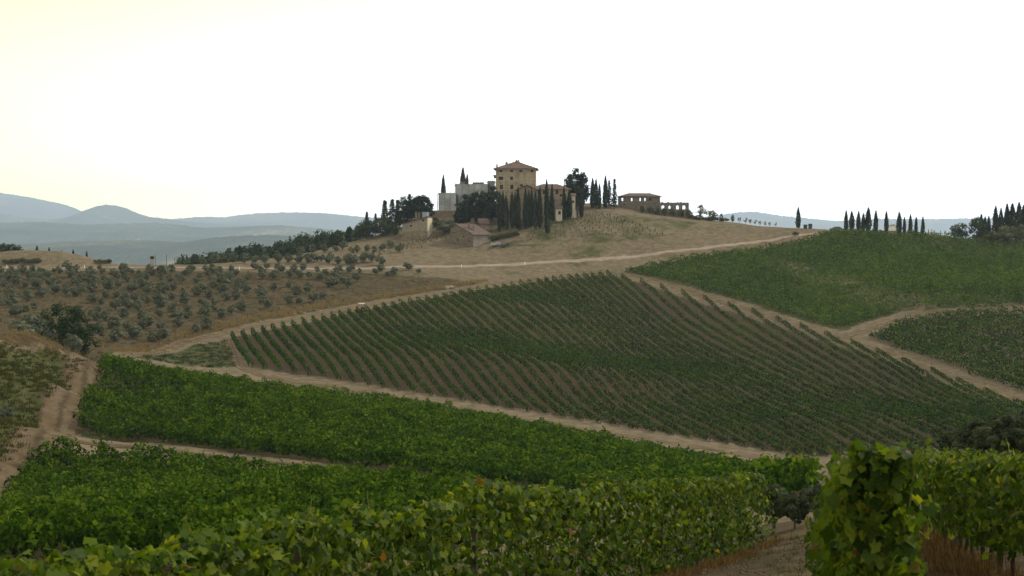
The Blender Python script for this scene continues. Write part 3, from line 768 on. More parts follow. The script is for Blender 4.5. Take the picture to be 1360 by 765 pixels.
def crown_cypress(mat, seed, H=10.0, R=.85, n=1500, loose=0.0):
    r = np.random.default_rng(seed)
    t = r.uniform(0, 1, n) ** .85
    prof = np.where(t < .25, .55 + .45 * np.sin(t / .25 * PI / 2), np.cos((t - .25) / .75 * PI / 2) ** .72)
    a = r.uniform(0, 2 * PI, n)
    fl = 1 + .16 * np.sin(a * 3 + t * 9 + seed) + .12 * np.sin(a * 5 - t * 17) + loose * r.normal(0, .25, n)
    rr = R * prof * fl * r.uniform(.72, 1.06, n)
    z = .35 + t * (H - .35)
    pos = np.stack([rr * np.cos(a), rr * np.sin(a), z], 1)
    Nn = np.stack([np.cos(a), np.sin(a), np.full(n, .25)], 1) + r.normal(0, .45, (n, 3))
    V, F = leaf_faces(pos, Nn, .42 * r.uniform(.6, 1.3, n) * (1 - .45 * t), r, 1.9, (0, 0, 1))
    tip = np.array([[0, 0, H + .5], [.08, 0, H - .8], [-.05, .08, H - .8], [-.04, -.08, H - .8]])
    k = len(V); V = np.concatenate([V, tip]); F = np.concatenate([F, [[k, k + 1, k + 2, k + 2], [k, k + 2, k + 3, k + 3]]]) if False else F
    V = V[:k]
    rnd = np.clip(.5 + .35 * np.sin(a * 2 + seed) * .5 + r.normal(0, .22, n), 0, 1)
    return fast_mesh('crown', V, F, mat, rnd)

def crown_conifer(mat, seed, H=10.0, R=2.4, tiers=14, per=110, power=.85):
    r = np.random.default_rng(seed); P_, N_, Z_ = [], [], []
    for k in range(tiers):
        t = (k + .5) / tiers
        rk = R * (1 - t) ** power * r.uniform(.75, 1.15) + .15
        nb = max(4, int(9 * (1 - t) + 3))
        for b in range(nb):
            a = r.uniform(0, 2 * PI); rb_ = rk * r.uniform(.7, 1.15)
            m = max(6, int(per / nb))
            s = r.uniform(.15, 1, m)
            zz = 1.0 + t * (H - 1.0) - .18 * rb_ * s + r.normal(0, .14, m)
            wd = r.normal(0, .16 + .14 * s, m)
            P_.append(np.stack([np.cos(a) * rb_ * s - np.sin(a) * wd, np.sin(a) * rb_ * s + np.cos(a) * wd, zz], 1))
            N_.append(np.tile([np.cos(a) * .5, np.sin(a) * .5, .8], (m, 1)) + r.normal(0, .45, (m, 3)))
            Z_.append(np.full(m, r.uniform(0, 1)))
    P_, N_, Z_ = np.concatenate(P_), np.concatenate(N_), np.concatenate(Z_)
    V, F = leaf_faces(P_, N_, .5 * r.uniform(.6, 1.3, len(P_)), r, 1.3)
    return fast_mesh('crown', V, F, mat, np.clip(.6 * Z_ + .4 * r.uniform(0, 1, len(P_)), 0, 1))

KIT = {}
KIT['olive'] = [(crown_clumps('crown', M['olive'], 100 + k, 34, 40, .35, 3.9, 1.75, .27, .62, aspect=1.5), trunk_mesh(1.5, .13, 4, k, M['bark'], .2)) for k in range(6)]
KIT['olive_near'] = [(crown_clumps('crown', M['olive_dark'], 120 + k, 70, 170, .8, 4.2, 1.9, .12, .5, aspect=2.0), trunk_mesh(1.7, .18, 5, k + 30, M['bark'], .2)) for k in range(2)]
KIT['cypress'] = [(crown_cypress(M['cypress'], 140 + k, loose=.2 * (k % 2)), trunk_mesh(1.2, .16, 0, k, M['bark'], .02)) for k in range(5)]
KIT['conifer'] = [(crown_conifer(M['conifer'], 160 + k, 10, 2.3 + .3 * (k % 3), 13, 110, .7 + .1 * (k % 3)), trunk_mesh(9, .2, 0, k, M['bark'], .02)) for k in range(5)]
KIT['wood'] = [(crown_clumps('crown', M['wood'], 280 + k, 55, 40, .6, 10, 3.4, .55, 1.15, 'round'), trunk_mesh(5, .25, 3, k + 71, M['bark'], .05)) for k in range(3)] + [(crown_conifer(M['wood'], 290 + k, 10, 2.6, 13, 110, .75), trunk_mesh(9, .2, 0, k, M['bark'], .02)) for k in range(3)]
KIT['broad'] = [(crown_clumps('crown', M['broadleaf'], 180 + k, 66, 45, .3, 10, 4.2, .5, 1.25, 'round'), trunk_mesh(4.5, .3, 5, k + 9, M['bark'], .1)) for k in range(4)]
KIT['pine'] = [(crown_clumps('crown', M['conifer'], 200 + k, 66, 48, .8, 10, 3.6, .5, 1.1, 'round'), trunk_mesh(5, .28, 4, k + 17, M['bark'], .06)) for k in range(4)]
KIT['green'] = [(crown_clumps('crown', M['greenbush'], 220 + k, 60, 60, .4, 10, 4.4, .42, 1.3, 'round'), trunk_mesh(4.5, .3, 5, k + 23, M['bark'], .1)) for k in range(3)]
KIT['scrub'] = [(crown_clumps('crown', M['hedge'], 240 + k, 22, 40, .1, 1.8, 1.3, .24, .5, 'round'), trunk_mesh(.9, .08, 3, k + 51, M['bark'], .2)) for k in range(3)]
KIT['yellow'] = [(crown_clumps('crown', M['yellowleaf'], 260 + k, 20, 30, 1.2, 4.6, 1.5, .3, .6, 'round'), trunk_mesh(2.4, .1, 4, k + 61, M['bark'], .15)) for k in range(2)]
_tn = [0]
def tree(kind, name, loc, h, label, cat='tree', group=None, wide=1.0, var=None, nominal=None):
    """loc on the ground, h = height of the tree in metres, wide = extra width"""
    nom = nominal or {'olive': 4.1, 'olive_near': 4.4, 'cypress': 10.2, 'conifer': 10.2, 'broad': 10.6, 'pine': 10.6, 'wood': 10.6, 'green': 10.6, 'scrub': 2.0, 'yellow': 4.9}[kind]
    kit = KIT[kind]; _tn[0] += 1
    c, t = kit[(_tn[0] if var is None else var) % len(kit)]
    s = h / nom
    root = empty(name, loc, rng.uniform(0, 6.28)); tag(root, label, cat, group)
    root.scale = (s * wide, s * wide, s)
    mobj('crown', c, root); mobj('trunk', t, root)
    return root
def htop(p, vtop):
    """height that brings a tree standing at p up to photo row vtop"""
    return max(.5, P(0, vtop, p[1])[2] - p[2])

# olive grove on the brown slope, in rough rows
rowv = [362, 368, 375, 383, 392, 402, 413, 425, 438, 451]
names_row = ["topmost", "second", "third", "fourth", "fifth", "sixth", "seventh", "eighth", "ninth", "lowest"]
r_ol = random.Random(5)
for k, v in enumerate(rowv):
    # right limit follows the track
    umax = 585 if k == 0 else 520 if k == 1 else np.interp(v, [380, 403, 432, 452, 462], [475, 420, 300, 215, 150])
    u = -12 + r_ol.uniform(0, 16); i = 0
    while u < umax:
        skip = (k >= 2 and u > 330 and r_ol.random() < .35) or r_ol.random() < .07 or (60 < u < 118 and v > 395) or (k < 2 and u > 470 and r_ol.random() < .5)
        if not skip:
            p = hit(u, v + r_ol.uniform(-4.5, 4.5), 240); i += 1
            tree('olive', 'olive_tree', p, r_ol.uniform(1.9, 3.6) * (.85 if k < 3 else 1), f"silvery olive tree on the brown slope, {ordinal(i)} from left in {names_row[k]} row below the road", group="olive trees on the brown slope", wide=r_ol.uniform(.95, 1.25))
        u += r_ol.uniform(9, 19) * (1 + .05 * k)
i = 0
for u in (268, 284, 297, 309, 324, 338, 352, 369, 383, 396, 409, 418, 427, 437, 449, 462, 470, 483, 494, 505):
    i += 1
    tree('olive', 'olive_tree', at(u, r_ol.uniform(447, 456)), r_ol.uniform(2.6, 4.0), f"young olive tree just above the gravel road, {ordinal(i)} from left", group="olive trees above the gravel road")
i = 0
for u in (400, 415, 431, 446, 455, 467, 474, 488, 497, 508, 519, 531):
    i += 1
    tree('olive', 'olive_tree', at(u, r_ol.uniform(466, 482)), r_ol.uniform(2.4, 3.4), f"small olive tree on the slope left of the barns, {ordinal(i)} from left", group="olive trees left of the barns")

# bushes by the left bank
def bush(kind, name, u, v, vtop, label, wide=1.0, ymin=150, cat='bush'):
    p = hit(u, v, ymin); return tree(kind, name, p, htop(p, vtop), label, cat, wide=wide)
p = at(86, 244); tree('green', 'bushy_tree', p, htop(p, 400), "dark green rounded tree at the left beside olive bushes", 'tree', wide=1.05)
p = at(108, 250); tree('green', 'bushy_tree', p, htop(p, 421), "low dark green bush merging into the right of rounded tree", 'bush', wide=1.2)
p = at(42, 240); tree('olive', 'olive_bush', p, htop(p, 421), "wide grey-green olive bush left of the dark rounded tree", 'bush', wide=1.35)
p = at(56, 252); tree('olive', 'olive_bush', p, htop(p, 426), "grey-green olive bush touching the dark rounded tree", 'bush', wide=1.2)
p = at(95, 222); tree('olive', 'olive_bush', p, htop(p, 441), "small grey olive bush at the top of the dirt track", 'bush', wide=.9)
p = at(2, 150); tree('olive', 'olive_bush', p, htop(p, 536), "grey olive bush at the left edge above the dirt track", 'bush', wide=1.0)

# olives between the foreground rows and the valley
for (u, Y, vt, wd, lab) in ((1030, 50, 640, .85, "dark olive tree beyond the end of the long near vine row"), (1058, 44, 652, .7, "olive tree between the near vine rows, right of its twin"), (1085, 58, 640, .9, "olive tree half hidden behind the near vine row's end face"),
                            (1245, 92, 580, 1.1, "leftmost dark olive on the right slope above the near vines"), (1290, 84, 566, 1.1, "second dark olive on the right slope above the near vines"), (1330, 78, 552, 1.15, "third dark olive on the right slope above the near vines"), (1368, 74, 540, 1.2, "tallest dark olive at the right picture edge")):
    p = at(u, Y); tree('olive_near', 'olive_tree', p, htop(p, vt), lab, group="olive trees below the near vines", wide=wd * 1.2)

# woods beyond the road, left of the villa
i = 0
r_w = random.Random(11)
wood = []
for u in np.arange(232, 484, 3.6):
    vt = np.interp(u, [236, 270, 300, 340, 380, 410, 440, 470, 490], [343, 334, 328, 322, 317, 309, 302, 296, 297]) + r_w.uniform(-4, 5)
    wood.append((u + r_w.uniform(-2, 2), r_w.uniform(545, 640), vt))
for u in np.arange(300, 486, 6):
    vt = np.interp(u, [300, 380, 440, 490], [340, 332, 322, 315]) + r_w.uniform(-4, 4)
    wood.append((u + r_w.uniform(-3, 3), r_w.uniform(500, 545), vt))
for (u, Y, vt) in sorted(wood):
    i += 1
    p = at(u, Y); h = max(5, htop(p, vt))
    tree('wood', 'forest_tree', p, h, f"dark forest tree beyond the road left of the villa, {ordinal(i)} from left", group="forest trees left of the villa", wide=min(1.5, 10 / h + .35))

# clump round the small house
for j, (kind, u, Y, vt, wd, lab) in enumerate((
    ('conifer', 487, 512, 281, .55, "slim dark conifer at left end of the clump by the villa"),
    ('conifer', 499, 514, 283, .5, "small pointed conifer left of the rounded oak"),
    ('broad', 487, 500, 291, .85, "low rounded oak at the left foot of the villa hill"), ('broad', 508, 500, 287, .9, "big rounded green oak left of the small stone house"), ('broad', 524, 498, 296, .7, "low green oak touching the small stone house"),
    ('conifer', 511, 516, 266, .6, "first tall conifer behind the rounded oak"), ('conifer', 521, 518, 264, .6, "second tall conifer behind the rounded oak"), ('conifer', 528, 514, 265, .5, "third tall conifer behind the rounded oak"),
    ('pine', 537, 517, 260, .7, "tall dark pine in the middle of the conifer clump"), ('conifer', 544, 519, 257, .5, "slim pointed conifer right of the middle pine"), ('pine', 552, 516, 259, .7, "broad dark pine right of the slim conifer"), ('pine', 561, 517, 256, .75, "tall layered cedar at the right of the conifer clump"), ('pine', 566, 513, 272, .9, "low pine at right foot of the layered cedar"),
    ('broad', 578, 502, 288, .75, "round green bush right of the small stone house"), ('green', 588, 503, 292, .8, "small bush below the retaining wall"),
    ('olive', 600, 497, 291, 1.0, "olive tree behind the barn ridge"), ('olive', 590, 494, 293, 1.0, "olive tree left of the barn roof"))):
    p = at(u, Y); tree(kind, {'broad': 'oak_tree', 'green': 'bush', 'olive': 'olive_tree', 'pine': 'pine_tree'}.get(kind, 'conifer'), p, htop(p, vt), lab, wide=wd * 1.55)

# dark trees and cypresses in front of the villa
for (u, Y, vt, wd, lab) in ((618, 500, 257, .75, "dark holm oak below the sheeted building, left one"), (632, 502, 252, .8, "dark holm oak below the sheeted building, middle one"), (645, 500, 250, .75, "dark holm oak left of the cypress row"), (655, 504, 246, .65, "tall dark holm oak against the tower's left corner"), (610, 498, 268, .7, "low holm oak at the left of the dark tree group")):
    p = at(u, Y); tree('pine', 'holm_oak', p, htop(p, vt), lab, wide=wd)
CYP = [(664, 495, 258), (668, 497, 254), (672, 494, 257), (680, 494, 251), (684, 497, 256), (688, 494, 250), (698, 493, 249), (702, 494, 251), (706, 494, 249), (711, 492, 254),
       (717, 492, 247), (726, 501, 237), (727, 485, 268), (733, 501, 243), (749, 502, 247), (756, 502, 251), (772, 503, 249)]
for i, (u, Y, vt) in enumerate(CYP):
    p = at(u, Y); h = htop(p, vt + random.Random(i + 3).uniform(-4, 5) * (i < 10))
    tree('cypress', 'cypress_tree', p, h, f"dark cypress in the row before the villa, {ordinal(i + 1)} from left", group="cypresses before the villa", wide=1.0 * min(1.5, 10 / h) * random.Random(i).uniform(.85, 1.15))
for (kind, u, Y, vt, wd, lab) in (('cypress', 589, 532, 231, .75, "lone cypress rising behind the sheeted building's low left part"), ('cypress', 615, 536, 221.5, .95, "tall dark cypress rising behind the sheeted building's top"), ('cypress', 620.5, 534, 230, .75, "shorter cypress leaning on the tall one behind sheeted building"),
                                  ('cypress', 787, 517, 236, 1.0, "first cypress of the pair left of the stone shed"), ('cypress', 791.5, 519, 237, .9, "second cypress of the pair left of the stone shed"), ('cypress', 796, 516, 243, .8, "short cypress beside the pair right of the big oak"),
                                  ('cypress', 804, 517, 232.5, .9, "tall slim cypress left of the wispy pine"), ('conifer', 809, 519, 239, .55, "dark conifer between slim cypress and wispy pine"), ('conifer', 816, 518, 237, .6, "wispy open pine beside the stone shed")):
    p = at(u, Y); tree(kind, 'cypress_tree' if kind == 'cypress' else 'conifer', p, htop(p, vt), lab, wide=wd)
p = at(765, 517); tree('pine', 'holm_oak', p, htop(p, 222), "huge dark rounded evergreen tree right of the villa wing", wide=.8, var=1)
p = at(759, 519); tree('pine', 'holm_oak', p, htop(p, 230), "dark evergreen leaning left out of the huge rounded tree", wide=.62, var=2)
p = at(773, 520); tree('pine', 'holm_oak', p, htop(p, 226), "dark evergreen on the right of the huge rounded tree", wide=.62, var=3)
for (u, vb, vt, lab) in ((690, 306, 291, "young round green tree below the cypress row"), (663, 308, 300, "small shrub right of the barn, below dark trees")):
    p = hit(u, vb, 440); tree('green', 'young_tree', p, htop(p, vt), lab, wide=.75)

# ridge on the right
CR = [(1060, 494, 275, 1.1), (1123.5, 482, 279, 1.0), (1131, 482, 280, 1.35), (1140, 481, 280, 1.1), (1146.5, 482, 283, 1.25), (1153, 482, 275, 1.25), (1163, 482, 279, 1.0), (1177, 482, 280, .95), (1194, 482, 281, 1.25), (1201, 482, 288, 1.0), (1209, 482, 284, 1.0), (1216.5, 482, 287, .9), (1225.5, 482, 287, .95)]
for i, (u, Y, vt, wd) in enumerate(CR):
    p = at(u, Y); lab = "lone cypress by the road at the crest" if i == 0 else f"cypress on the crest of the right hill, {ordinal(i)} from left"
    tree('cypress', 'cypress_tree', p, htop(p, vt), lab, group="cypresses along the right crest", wide=wd * 1.15)
for i, (u, vt, wd) in enumerate([(1303, 284, .9), (1308, 287, .9), (1313, 286, .8), (1322, 273, .95), (1329, 276, .95), (1337, 270, .95), (1344, 270, 1.2), (1353, 268, 1.05), (1359, 272, 1.0), (1368, 266, 1.0)]):
    p = at(u, 494 if i > 2 else 520); tree('cypress', 'cypress_tree', p, htop(p, vt), f"cypress behind olives at far right, {ordinal(i + 1)} from left", group="cypresses at the far right", wide=wd * 1.15)
for (kind, u, Y, vt, wd, lab) in (('broad', 1268, 486, 297, .9, "low leafy tree at the left of the far right clump"), ('broad', 1278, 487, 295, .9, "second low leafy tree of the far right clump"), ('broad', 1297, 486, 287, .8, "dark rounded tree beside the far right cypresses"),
                                  ('olive', 1338, 485, 299, 1.3, "broad olive before the far right cypresses, left one"), ('olive', 1354, 485, 298, 1.3, "broad olive before the far right cypresses, right one"), ('scrub', 1318, 484, 306, 1.2, "scrub bush under the far right cypresses")):
    p = at(u, Y); tree(kind, {'broad': 'broadleaf_tree', 'olive': 'olive_tree', 'scrub': 'bush'}[kind], p, htop(p, vt), lab, wide=wd)

# trees by the ruin and along the crest towards the road
for (kind, u, Y, vt, wd, lab) in (('yellow', 933, 519, 270, 1.0, "pale yellowing tree over the pergola"), ('yellow', 944, 518, 277, 1.2, "yellow-green tree right of the pergola"), ('broad', 949, 517, 281, .8, "dark shrub right of the pergola"), ('broad', 958, 516, 283, .6, "small dark tree at the end of the shrubs by the pergola"), ('olive', 973, 513, 285, .6, "small lone tree on the crest right of the ruin")):
    p = at(u, Y); tree(kind, {'yellow': 'yellowing_tree', 'broad': 'shrub', 'olive': 'small_tree'}[kind], p, htop(p, vt), lab, wide=wd)
for i, u in enumerate((982, 990, 996, 1003, 1009, 1016, 1022, 1030)):
    p = at(u, 508 - i); tree('yellow', 'young_tree', p, 2.6 - .1 * i, f"tiny young tree on the crest skyline, {ordinal(i + 1)} from left", group="young trees along the crest", wide=.8)

# left end beyond the road
for (kind, u, Y, vt, wd, lab) in (('green', 3, 455, 322, 1.3, "leftmost low green tree on the earth mound"), ('green', 14, 456, 323, 1.3, "second low green tree on the earth mound"), ('green', 23, 455, 325, 1.2, "third low green tree on the earth mound")):
    p = at(u, Y); tree(kind, 'low_tree', p, htop(p, vt), lab, wide=wd)
for i, (u, vt) in enumerate(((49, 325.5), (65, 328), (82, 332), (97, 331), (115, 333))):
    p = at(u, 458); tree('cypress', 'young_cypress', p, htop(p, vt), f"young cypress behind the earth mounds, {ordinal(i + 1)} from left", group="young cypresses on the mounds", wide=1.3)
for i, (u, Y) in enumerate(((8, 441), (18, 441), (28, 442), (38, 441), (48, 442), (131, 447), (142, 448))):
    p = at(u, Y); tree('scrub', 'scrub_bush', p, 1.5, f"scrub bush at the foot of the mounds by the road, {ordinal(i + 1)} from left", 'bush', "scrub along the mounds", wide=1.6)

# ------------------------------------------------------------------ foreground vine rows
def leaf_template(lobes, r):
    """outline of a five-lobed vine leaf, unit size, petiole at the origin, blade along +y, slightly folded"""
    pol = [(-90, .12), (-60, .43), (-32, .50), (-10, .42), (18, .57), (42, .43), (64, .50), (90, .66)]
    full = pol + [(180 - a, q) for a, q in pol[-2:0:-1]]
    if not lobes: full = [full[k] for k in (0, 1, 3, 4, 5, 7, 9, 10, 11, 13)]
    pts = []
    for a, q in full:
        q *= r.uniform(.9, 1.1); x, y = q * math.cos(rad(a)), .35 + q * math.sin(rad(a))
        pts.append((x, y, -.45 * x * x - .30 * (y - .35) ** 2 + r.uniform(-.05, .05) + .26 * abs(x)))
    V = np.array([(0, .35, 0)] + pts); n = len(pts)
    F = np.array([(0, 1 + k, 1 + (k + 1) % n) for k in range(n)])
    return V, F
_r = random.Random(3)
LEAF_HI = [leaf_template(True, _r) for _ in range(4)]
LEAF_LO = [leaf_template(False, _r) for _ in range(4)]
LEAF_ME = [fast_mesh('leaf', V, F, M['vine_leaf'], smooth=False) for V, F in LEAF_HI]

def leaf_frames(Nn, r, down):
    """rotation matrices: local z = leaf normal, local y hangs outwards and down"""
    Nn = Nn / np.linalg.norm(Nn, axis=1, keepdims=True)
    t = down + r.normal(0, .5, Nn.shape)
    t -= Nn * (t * Nn).sum(1, keepdims=True); t /= np.maximum(np.linalg.norm(t, axis=1, keepdims=True), 1e-6)
    b = np.cross(t, Nn)
    return np.stack([b, t, Nn], -1)      # columns x, y, z

def near_vine(name, p0, p1, h, w, per_m, low, label, seed, size=.13, single=300, wob=.25, taper=1.0, shoot=.2):
    r = np.random.default_rng(seed)
    L = math.hypot(p1[0] - p0[0], p1[1] - p0[1]); m = int(L) + 2
    q = np.linspace(0, 1, m); x = p0[0] + (p1[0] - p0[0]) * q; y = p0[1] + (p1[1] - p0[1]) * q
    d = np.array([p1[0] - p0[0], p1[1] - p0[1]]) / L; nrm = np.array([-d[1], d[0]])
    bend = np.sin(q * PI) * wob; x = x + nrm[0] * bend; y = y + nrm[1] * bend
    g = height(x, y); o = np.array([x[0], y[0], g[0]])
    root = empty(name, o); tag(root, label, 'vine row', "near vine rows")
    S = np.linspace(0, L, m)
    def base(sv): return np.stack([np.interp(sv, S, x), np.interp(sv, S, y), np.interp(sv, S, g)], -1)
    # --- leaves
    n = int(L * per_m)
    sv = r.uniform(0, L, n)
    near_end = r.uniform(size=n) < min(.25, .55 / L); sv[near_end] = np.abs(r.normal(0, .22, near_end.sum())); 
    knots = int(L / .45) + 3; kx = np.arange(knots) * .45
    hv = h * np.interp(sv, [0, 6, 14], [taper, taper, 1]) * np.interp(sv, kx, r.normal(1, .06, knots)); wv = w * np.interp(sv, kx, r.normal(1, .18, knots))
    side = np.where(r.uniform(size=n) < .5, -1., 1.)
    top = r.uniform(size=n) < .2
    a = r.uniform(0, 1, n) ** .85
    zz = np.where(top, hv * r.uniform(.9, 1.04, n), low + (hv - low) * a)
    f = np.clip((zz - low) / (h - low), 0, 1)
    prof = .62 + .38 * np.sin(np.clip(f, 0, 1) * PI * .95 + .2)
    lump = 1 + .3 * np.sin(sv * 5.1 + zz * 4.3 + seed) + .24 * np.sin(sv * 11 - zz * 8.5) + r.normal(0, .12, n)
    depth = r.uniform(0, 1, n) ** .7
    off = np.where(top | near_end, r.uniform(-.5, .5, n), side * .5 * depth) * wv * prof * lump
    C = base(sv); C[:, 0] += nrm[0] * off; C[:, 1] += nrm[1] * off; C[:, 2] += zz
    out = np.stack([nrm[0] * side, nrm[1] * side, np.where(top, 1.2, .22)], 1)
    out[near_end] = np.array([-d[0], -d[1], .35])
    Nn = out + r.normal(0, .6, (n, 3))
    down = out * np.array([.5, .5, 0]) + np.array([0, 0, -1.0])
    # shoots rising out of the top, each with leaves along it
    ns = int(L * 2.2); canes = MB(); cs, cl, cN, cdn = [], [], [], []
    for k in range(ns):
        s0 = r.uniform(0, L) if k > 5 else r.uniform(0, .8); b = base(np.array([s0]))[0]; o0 = r.uniform(-.35, .35) * w
        b = b + np.array([nrm[0] * o0, nrm[1] * o0, h * .86 * float(np.interp(s0, [0, 6, 14], [taper, taper, 1]))]); ln = min(shoot * 2.4, abs(r.normal(shoot, shoot * .8)) + .12)
        lean = r.normal(0, .22, 2); pts = [b, b + np.array([lean[0] * ln * .4, lean[1] * ln * .4, ln * .55]), b + np.array([lean[0] * ln * 1.3, lean[1] * ln * 1.3, ln])]
        canes.tube([tuple(p - o) for p in pts], [.006, .005, .003], 4, cap=False)
        for t in np.arange(.25, 1.01, .16):
            p = pts[0] * (1 - t) + pts[2] * t; cs.append(p + r.normal(0, .03, 3)); an = r.uniform(0, 6.28)
            cN.append([math.cos(an), math.sin(an), .6]); cdn.append([math.cos(an), math.sin(an), -.6]); cl.append(size * (1.05 - .45 * t))
    sizes = np.concatenate([size * r.uniform(.6, 1.3, n), np.array(cl)])
    C = np.concatenate([C, cs]); Nn = np.concatenate([Nn, cN]); down = np.concatenate([down, cdn]); n = len(C)
    R = leaf_frames(Nn, r, down)
    rnd = np.clip(r.beta(2, 2.6, n) + .22 * (np.concatenate([f, np.ones(len(cs))]) - .6), 0, .94)  # higher leaves get lighter colours, painting in the light on the row top
    old = r.uniform(size=n) < .012; rnd[old] = r.uniform(.95, 1, old.sum())
    # --- the leaves that show largest are pieces of their own
    uu = CX + FPX * C[:, 0] / C[:, 1]; vv = V0 - FPX * C[:, 2] / C[:, 1]
    seen = (uu > -10) & (uu < 1370) & (vv < 775) & (C[:, 1] > 2)
    toward = -(C * np.concatenate([np.tile([1, 1, .3], (n, 1))])).sum(1) * 0 + np.concatenate([np.where(near_end, 1.0, depth), np.ones(len(cs))])
    outer = (toward > .8) & ((Nn * -C).sum(1) > 0)
    score = np.where(seen & outer, sizes / np.linalg.norm(C, axis=1), 0)
    order = np.argsort(-score)[:single]
    pick = np.zeros(n, bool); pick[order] = True; pick &= score > 0
    for i in np.where(pick)[0]:
        sizes[i] = min(sizes[i], size * 1.08)
        lo = bpy.data.objects.new('leaf', LEAF_ME[i % 4]); COL.objects.link(lo); lo.parent = root
        mt = Matrix([list(R[i][0]) + [0], list(R[i][1]) + [0], list(R[i][2]) + [0], [0, 0, 0, 1]])
        lo.matrix_local = Matrix.Translation(C[i] - o) @ mt @ Matrix.Diagonal((sizes[i], sizes[i], sizes[i], 1))
    rest = np.where(~pick)[0]
    Vs, Fs, Rn, k0 = [], [], [], 0
    for tpl in range(4):
        idx = rest[rest % 4 == tpl]
        tv, tf = LEAF_LO[tpl] if single < 250 else LEAF_LO[tpl]
        pv = np.einsum('nij,vj->nvi', R[idx], tv) * sizes[idx][:, None, None] + (C[idx] - o)[:, None]
        Vs.append(pv.reshape(-1, 3)); nv = len(tv)
        Fs.append((tf[None] + (np.arange(len(idx)) * nv)[:, None, None]).reshape(-1, 3) + k0); k0 += nv * len(idx)
        Rn.append(np.repeat(rnd[idx], len(tf)))
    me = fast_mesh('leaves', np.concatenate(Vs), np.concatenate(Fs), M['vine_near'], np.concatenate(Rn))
    tag(mobj('leaves', me, root), kind='stuff')
    canes.build('canes', M['cane'], root)["kind"] = 'stuff'
    # --- trunks, posts, wires
    rr = random.Random(seed)
    for k in range(int(L / .9)):
        b = base(np.array([.3 + k * .9]))[0] - o; t = MB()
        px = [b + np.array([rr.uniform(-.04, .04), rr.uniform(-.04, .04), z]) for z in (-.15, .2, .5, .8)]
        t.tube([tuple(p) for p in px], [.035, .03, .026, .02], 6); t.build('trunk', M['vinewood'], root)
    for k in range(int(L / 5) + 1):
        b = base(np.array([min(L - .1, .25 + k * 5.0)]))[0] - o
        mobj('post', POST_ME, root, tuple(b), scale=(1.1, 1.1, h * .84 / 1.75))
    for zz_ in (.6, 1.0, 1.4):
        wv_ = MB(); wv_.tube([tuple(base(np.array([s_]))[0] - o + np.array([0, 0, zz_])) for s_ in np.linspace(0, L, 8)], [.002] * 8, 4); wv_.build('wire', M['wire'], root)
    return root

near_vine('near_vine_row', (-5.6, 4.6), (6.45, 37.0), 1.9, .85, 700, .12, "long near vine row crossing the bottom of the picture from the left", 31, size=.108, taper=.9)
near_vine('near_vine_row', (2.42, 9.2), (5.6, 21.9), 1.6, .54, 950, .22, "near vine row seen end-on in a leafy column at lower right", 32, size=.098, shoot=.22)
near_vine('near_vine_row', (5.3, 9.5), (9.25, 31.5), 1.62, .8, 640, .36, "near vine row at the right edge with bare trunks showing below", 33, size=.108)

# dry grass tufts and clods in the foreground and along tracks
def tufts(name, pts, mat, blades, hgt, spread, seed, label, wid=.035):
    r = np.random.default_rng(seed); pts = np.asarray(pts)
    g = height(pts[:, 0], pts[:, 1]); o = np.array([pts[0, 0], pts[0, 1], g[0]])
    n = len(pts) * blades; ci = np.repeat(np.arange(len(pts)), blades)
    sc = r.uniform(.5, 1.2, len(pts))[ci]
    a = r.uniform(0, 2 * PI, n); rr = np.abs(r.normal(0, spread, n)) * sc
    b = np.stack([pts[ci, 0] + np.cos(a) * rr, pts[ci, 1] + np.sin(a) * rr, g[ci] - .02], 1)
    hh = hgt * sc * r.uniform(.5, 1.15, n); ln = r.uniform(.1, .6, n) * hh
    tip = b + np.stack([np.cos(a) * ln, np.sin(a) * ln, hh], 1)
    wd = (hgt * wid * r.uniform(.6, 1.4, n))[:, None]; pr = np.stack([-np.sin(a), np.cos(a), np.zeros(n)], 1)
    ran = r.uniform(0, 2 * PI, n); pr = np.stack([np.cos(ran), np.sin(ran), np.zeros(n)], 1)
    V = np.stack([b - pr * wd, b + pr * wd, tip], 1).reshape(-1, 3) - o
    F = np.arange(3 * n).reshape(-1, 3)
    ob = mobj(name, fast_mesh(name, V, F, mat, r.uniform(0, 1, n)), None, o)
    tag(ob, label, 'grass', kind='stuff')
r = np.random.default_rng(55)
q = r.uniform(0, 1, 420)
fp = np.stack([5.0 + q * 4.1 + r.normal(0, .35, 420) - .25, 9.5 + q * 22], 1)
fp2 = np.stack([-4 + q * 10.6 + .55 + r.normal(0, .25, 420), 9 + q * 28], 1)
tufts('dry_grass', np.concatenate([fp, fp2[:300]]), M['redgrass'], 16, .24, .14, 56, "rusty dry grass under the near vine rows")
q = r.uniform(0, 1, 300)
gp = np.stack([3.0 + q * 5 + r.uniform(-1.5, 1.5, 300), 12 + q * 26], 1)
tufts('weeds', gp, M['hedge'], 18, .16, .12, 57, "low weeds on the earth between the near vine rows")
def along(px, n, jit, ymin=150):
    c = np.array([hit(u, v, ymin)[:2] for u, v in px]); t = r.uniform(0, len(c) - 1, n); i = np.minimum(t.astype(int), len(c) - 2); f = (t - i)[:, None]
    return c[i] * (1 - f) + c[i + 1] * f + r.normal(0, jit, (n, 2))
tufts('dry_grass', along([(150, 465), (240, 446), (320, 428), (400, 411), (480, 398), (560, 386), (640, 373)], 500, 1.6), M['drygrass'], 30, .95, .5, 58, "pale dry grass along the upper edge of the vineyard track")
tufts('dry_grass', along([(-20, 452), (30, 452), (70, 457), (100, 468)], 260, 1.5), M['drygrass'], 30, .6, .5, 59, "pale dry grass along the top of the left bank")
def scatter(poly, n):
    p = np.array(poly); lo, hi = p.min(0), p.max(0); out = []
    while len(out) < n:
        c = r.uniform(lo, hi, (n * 2, 2)); out += list(c[inside(poly, c[:, 0], c[:, 1])])
    return np.array(out[:n])
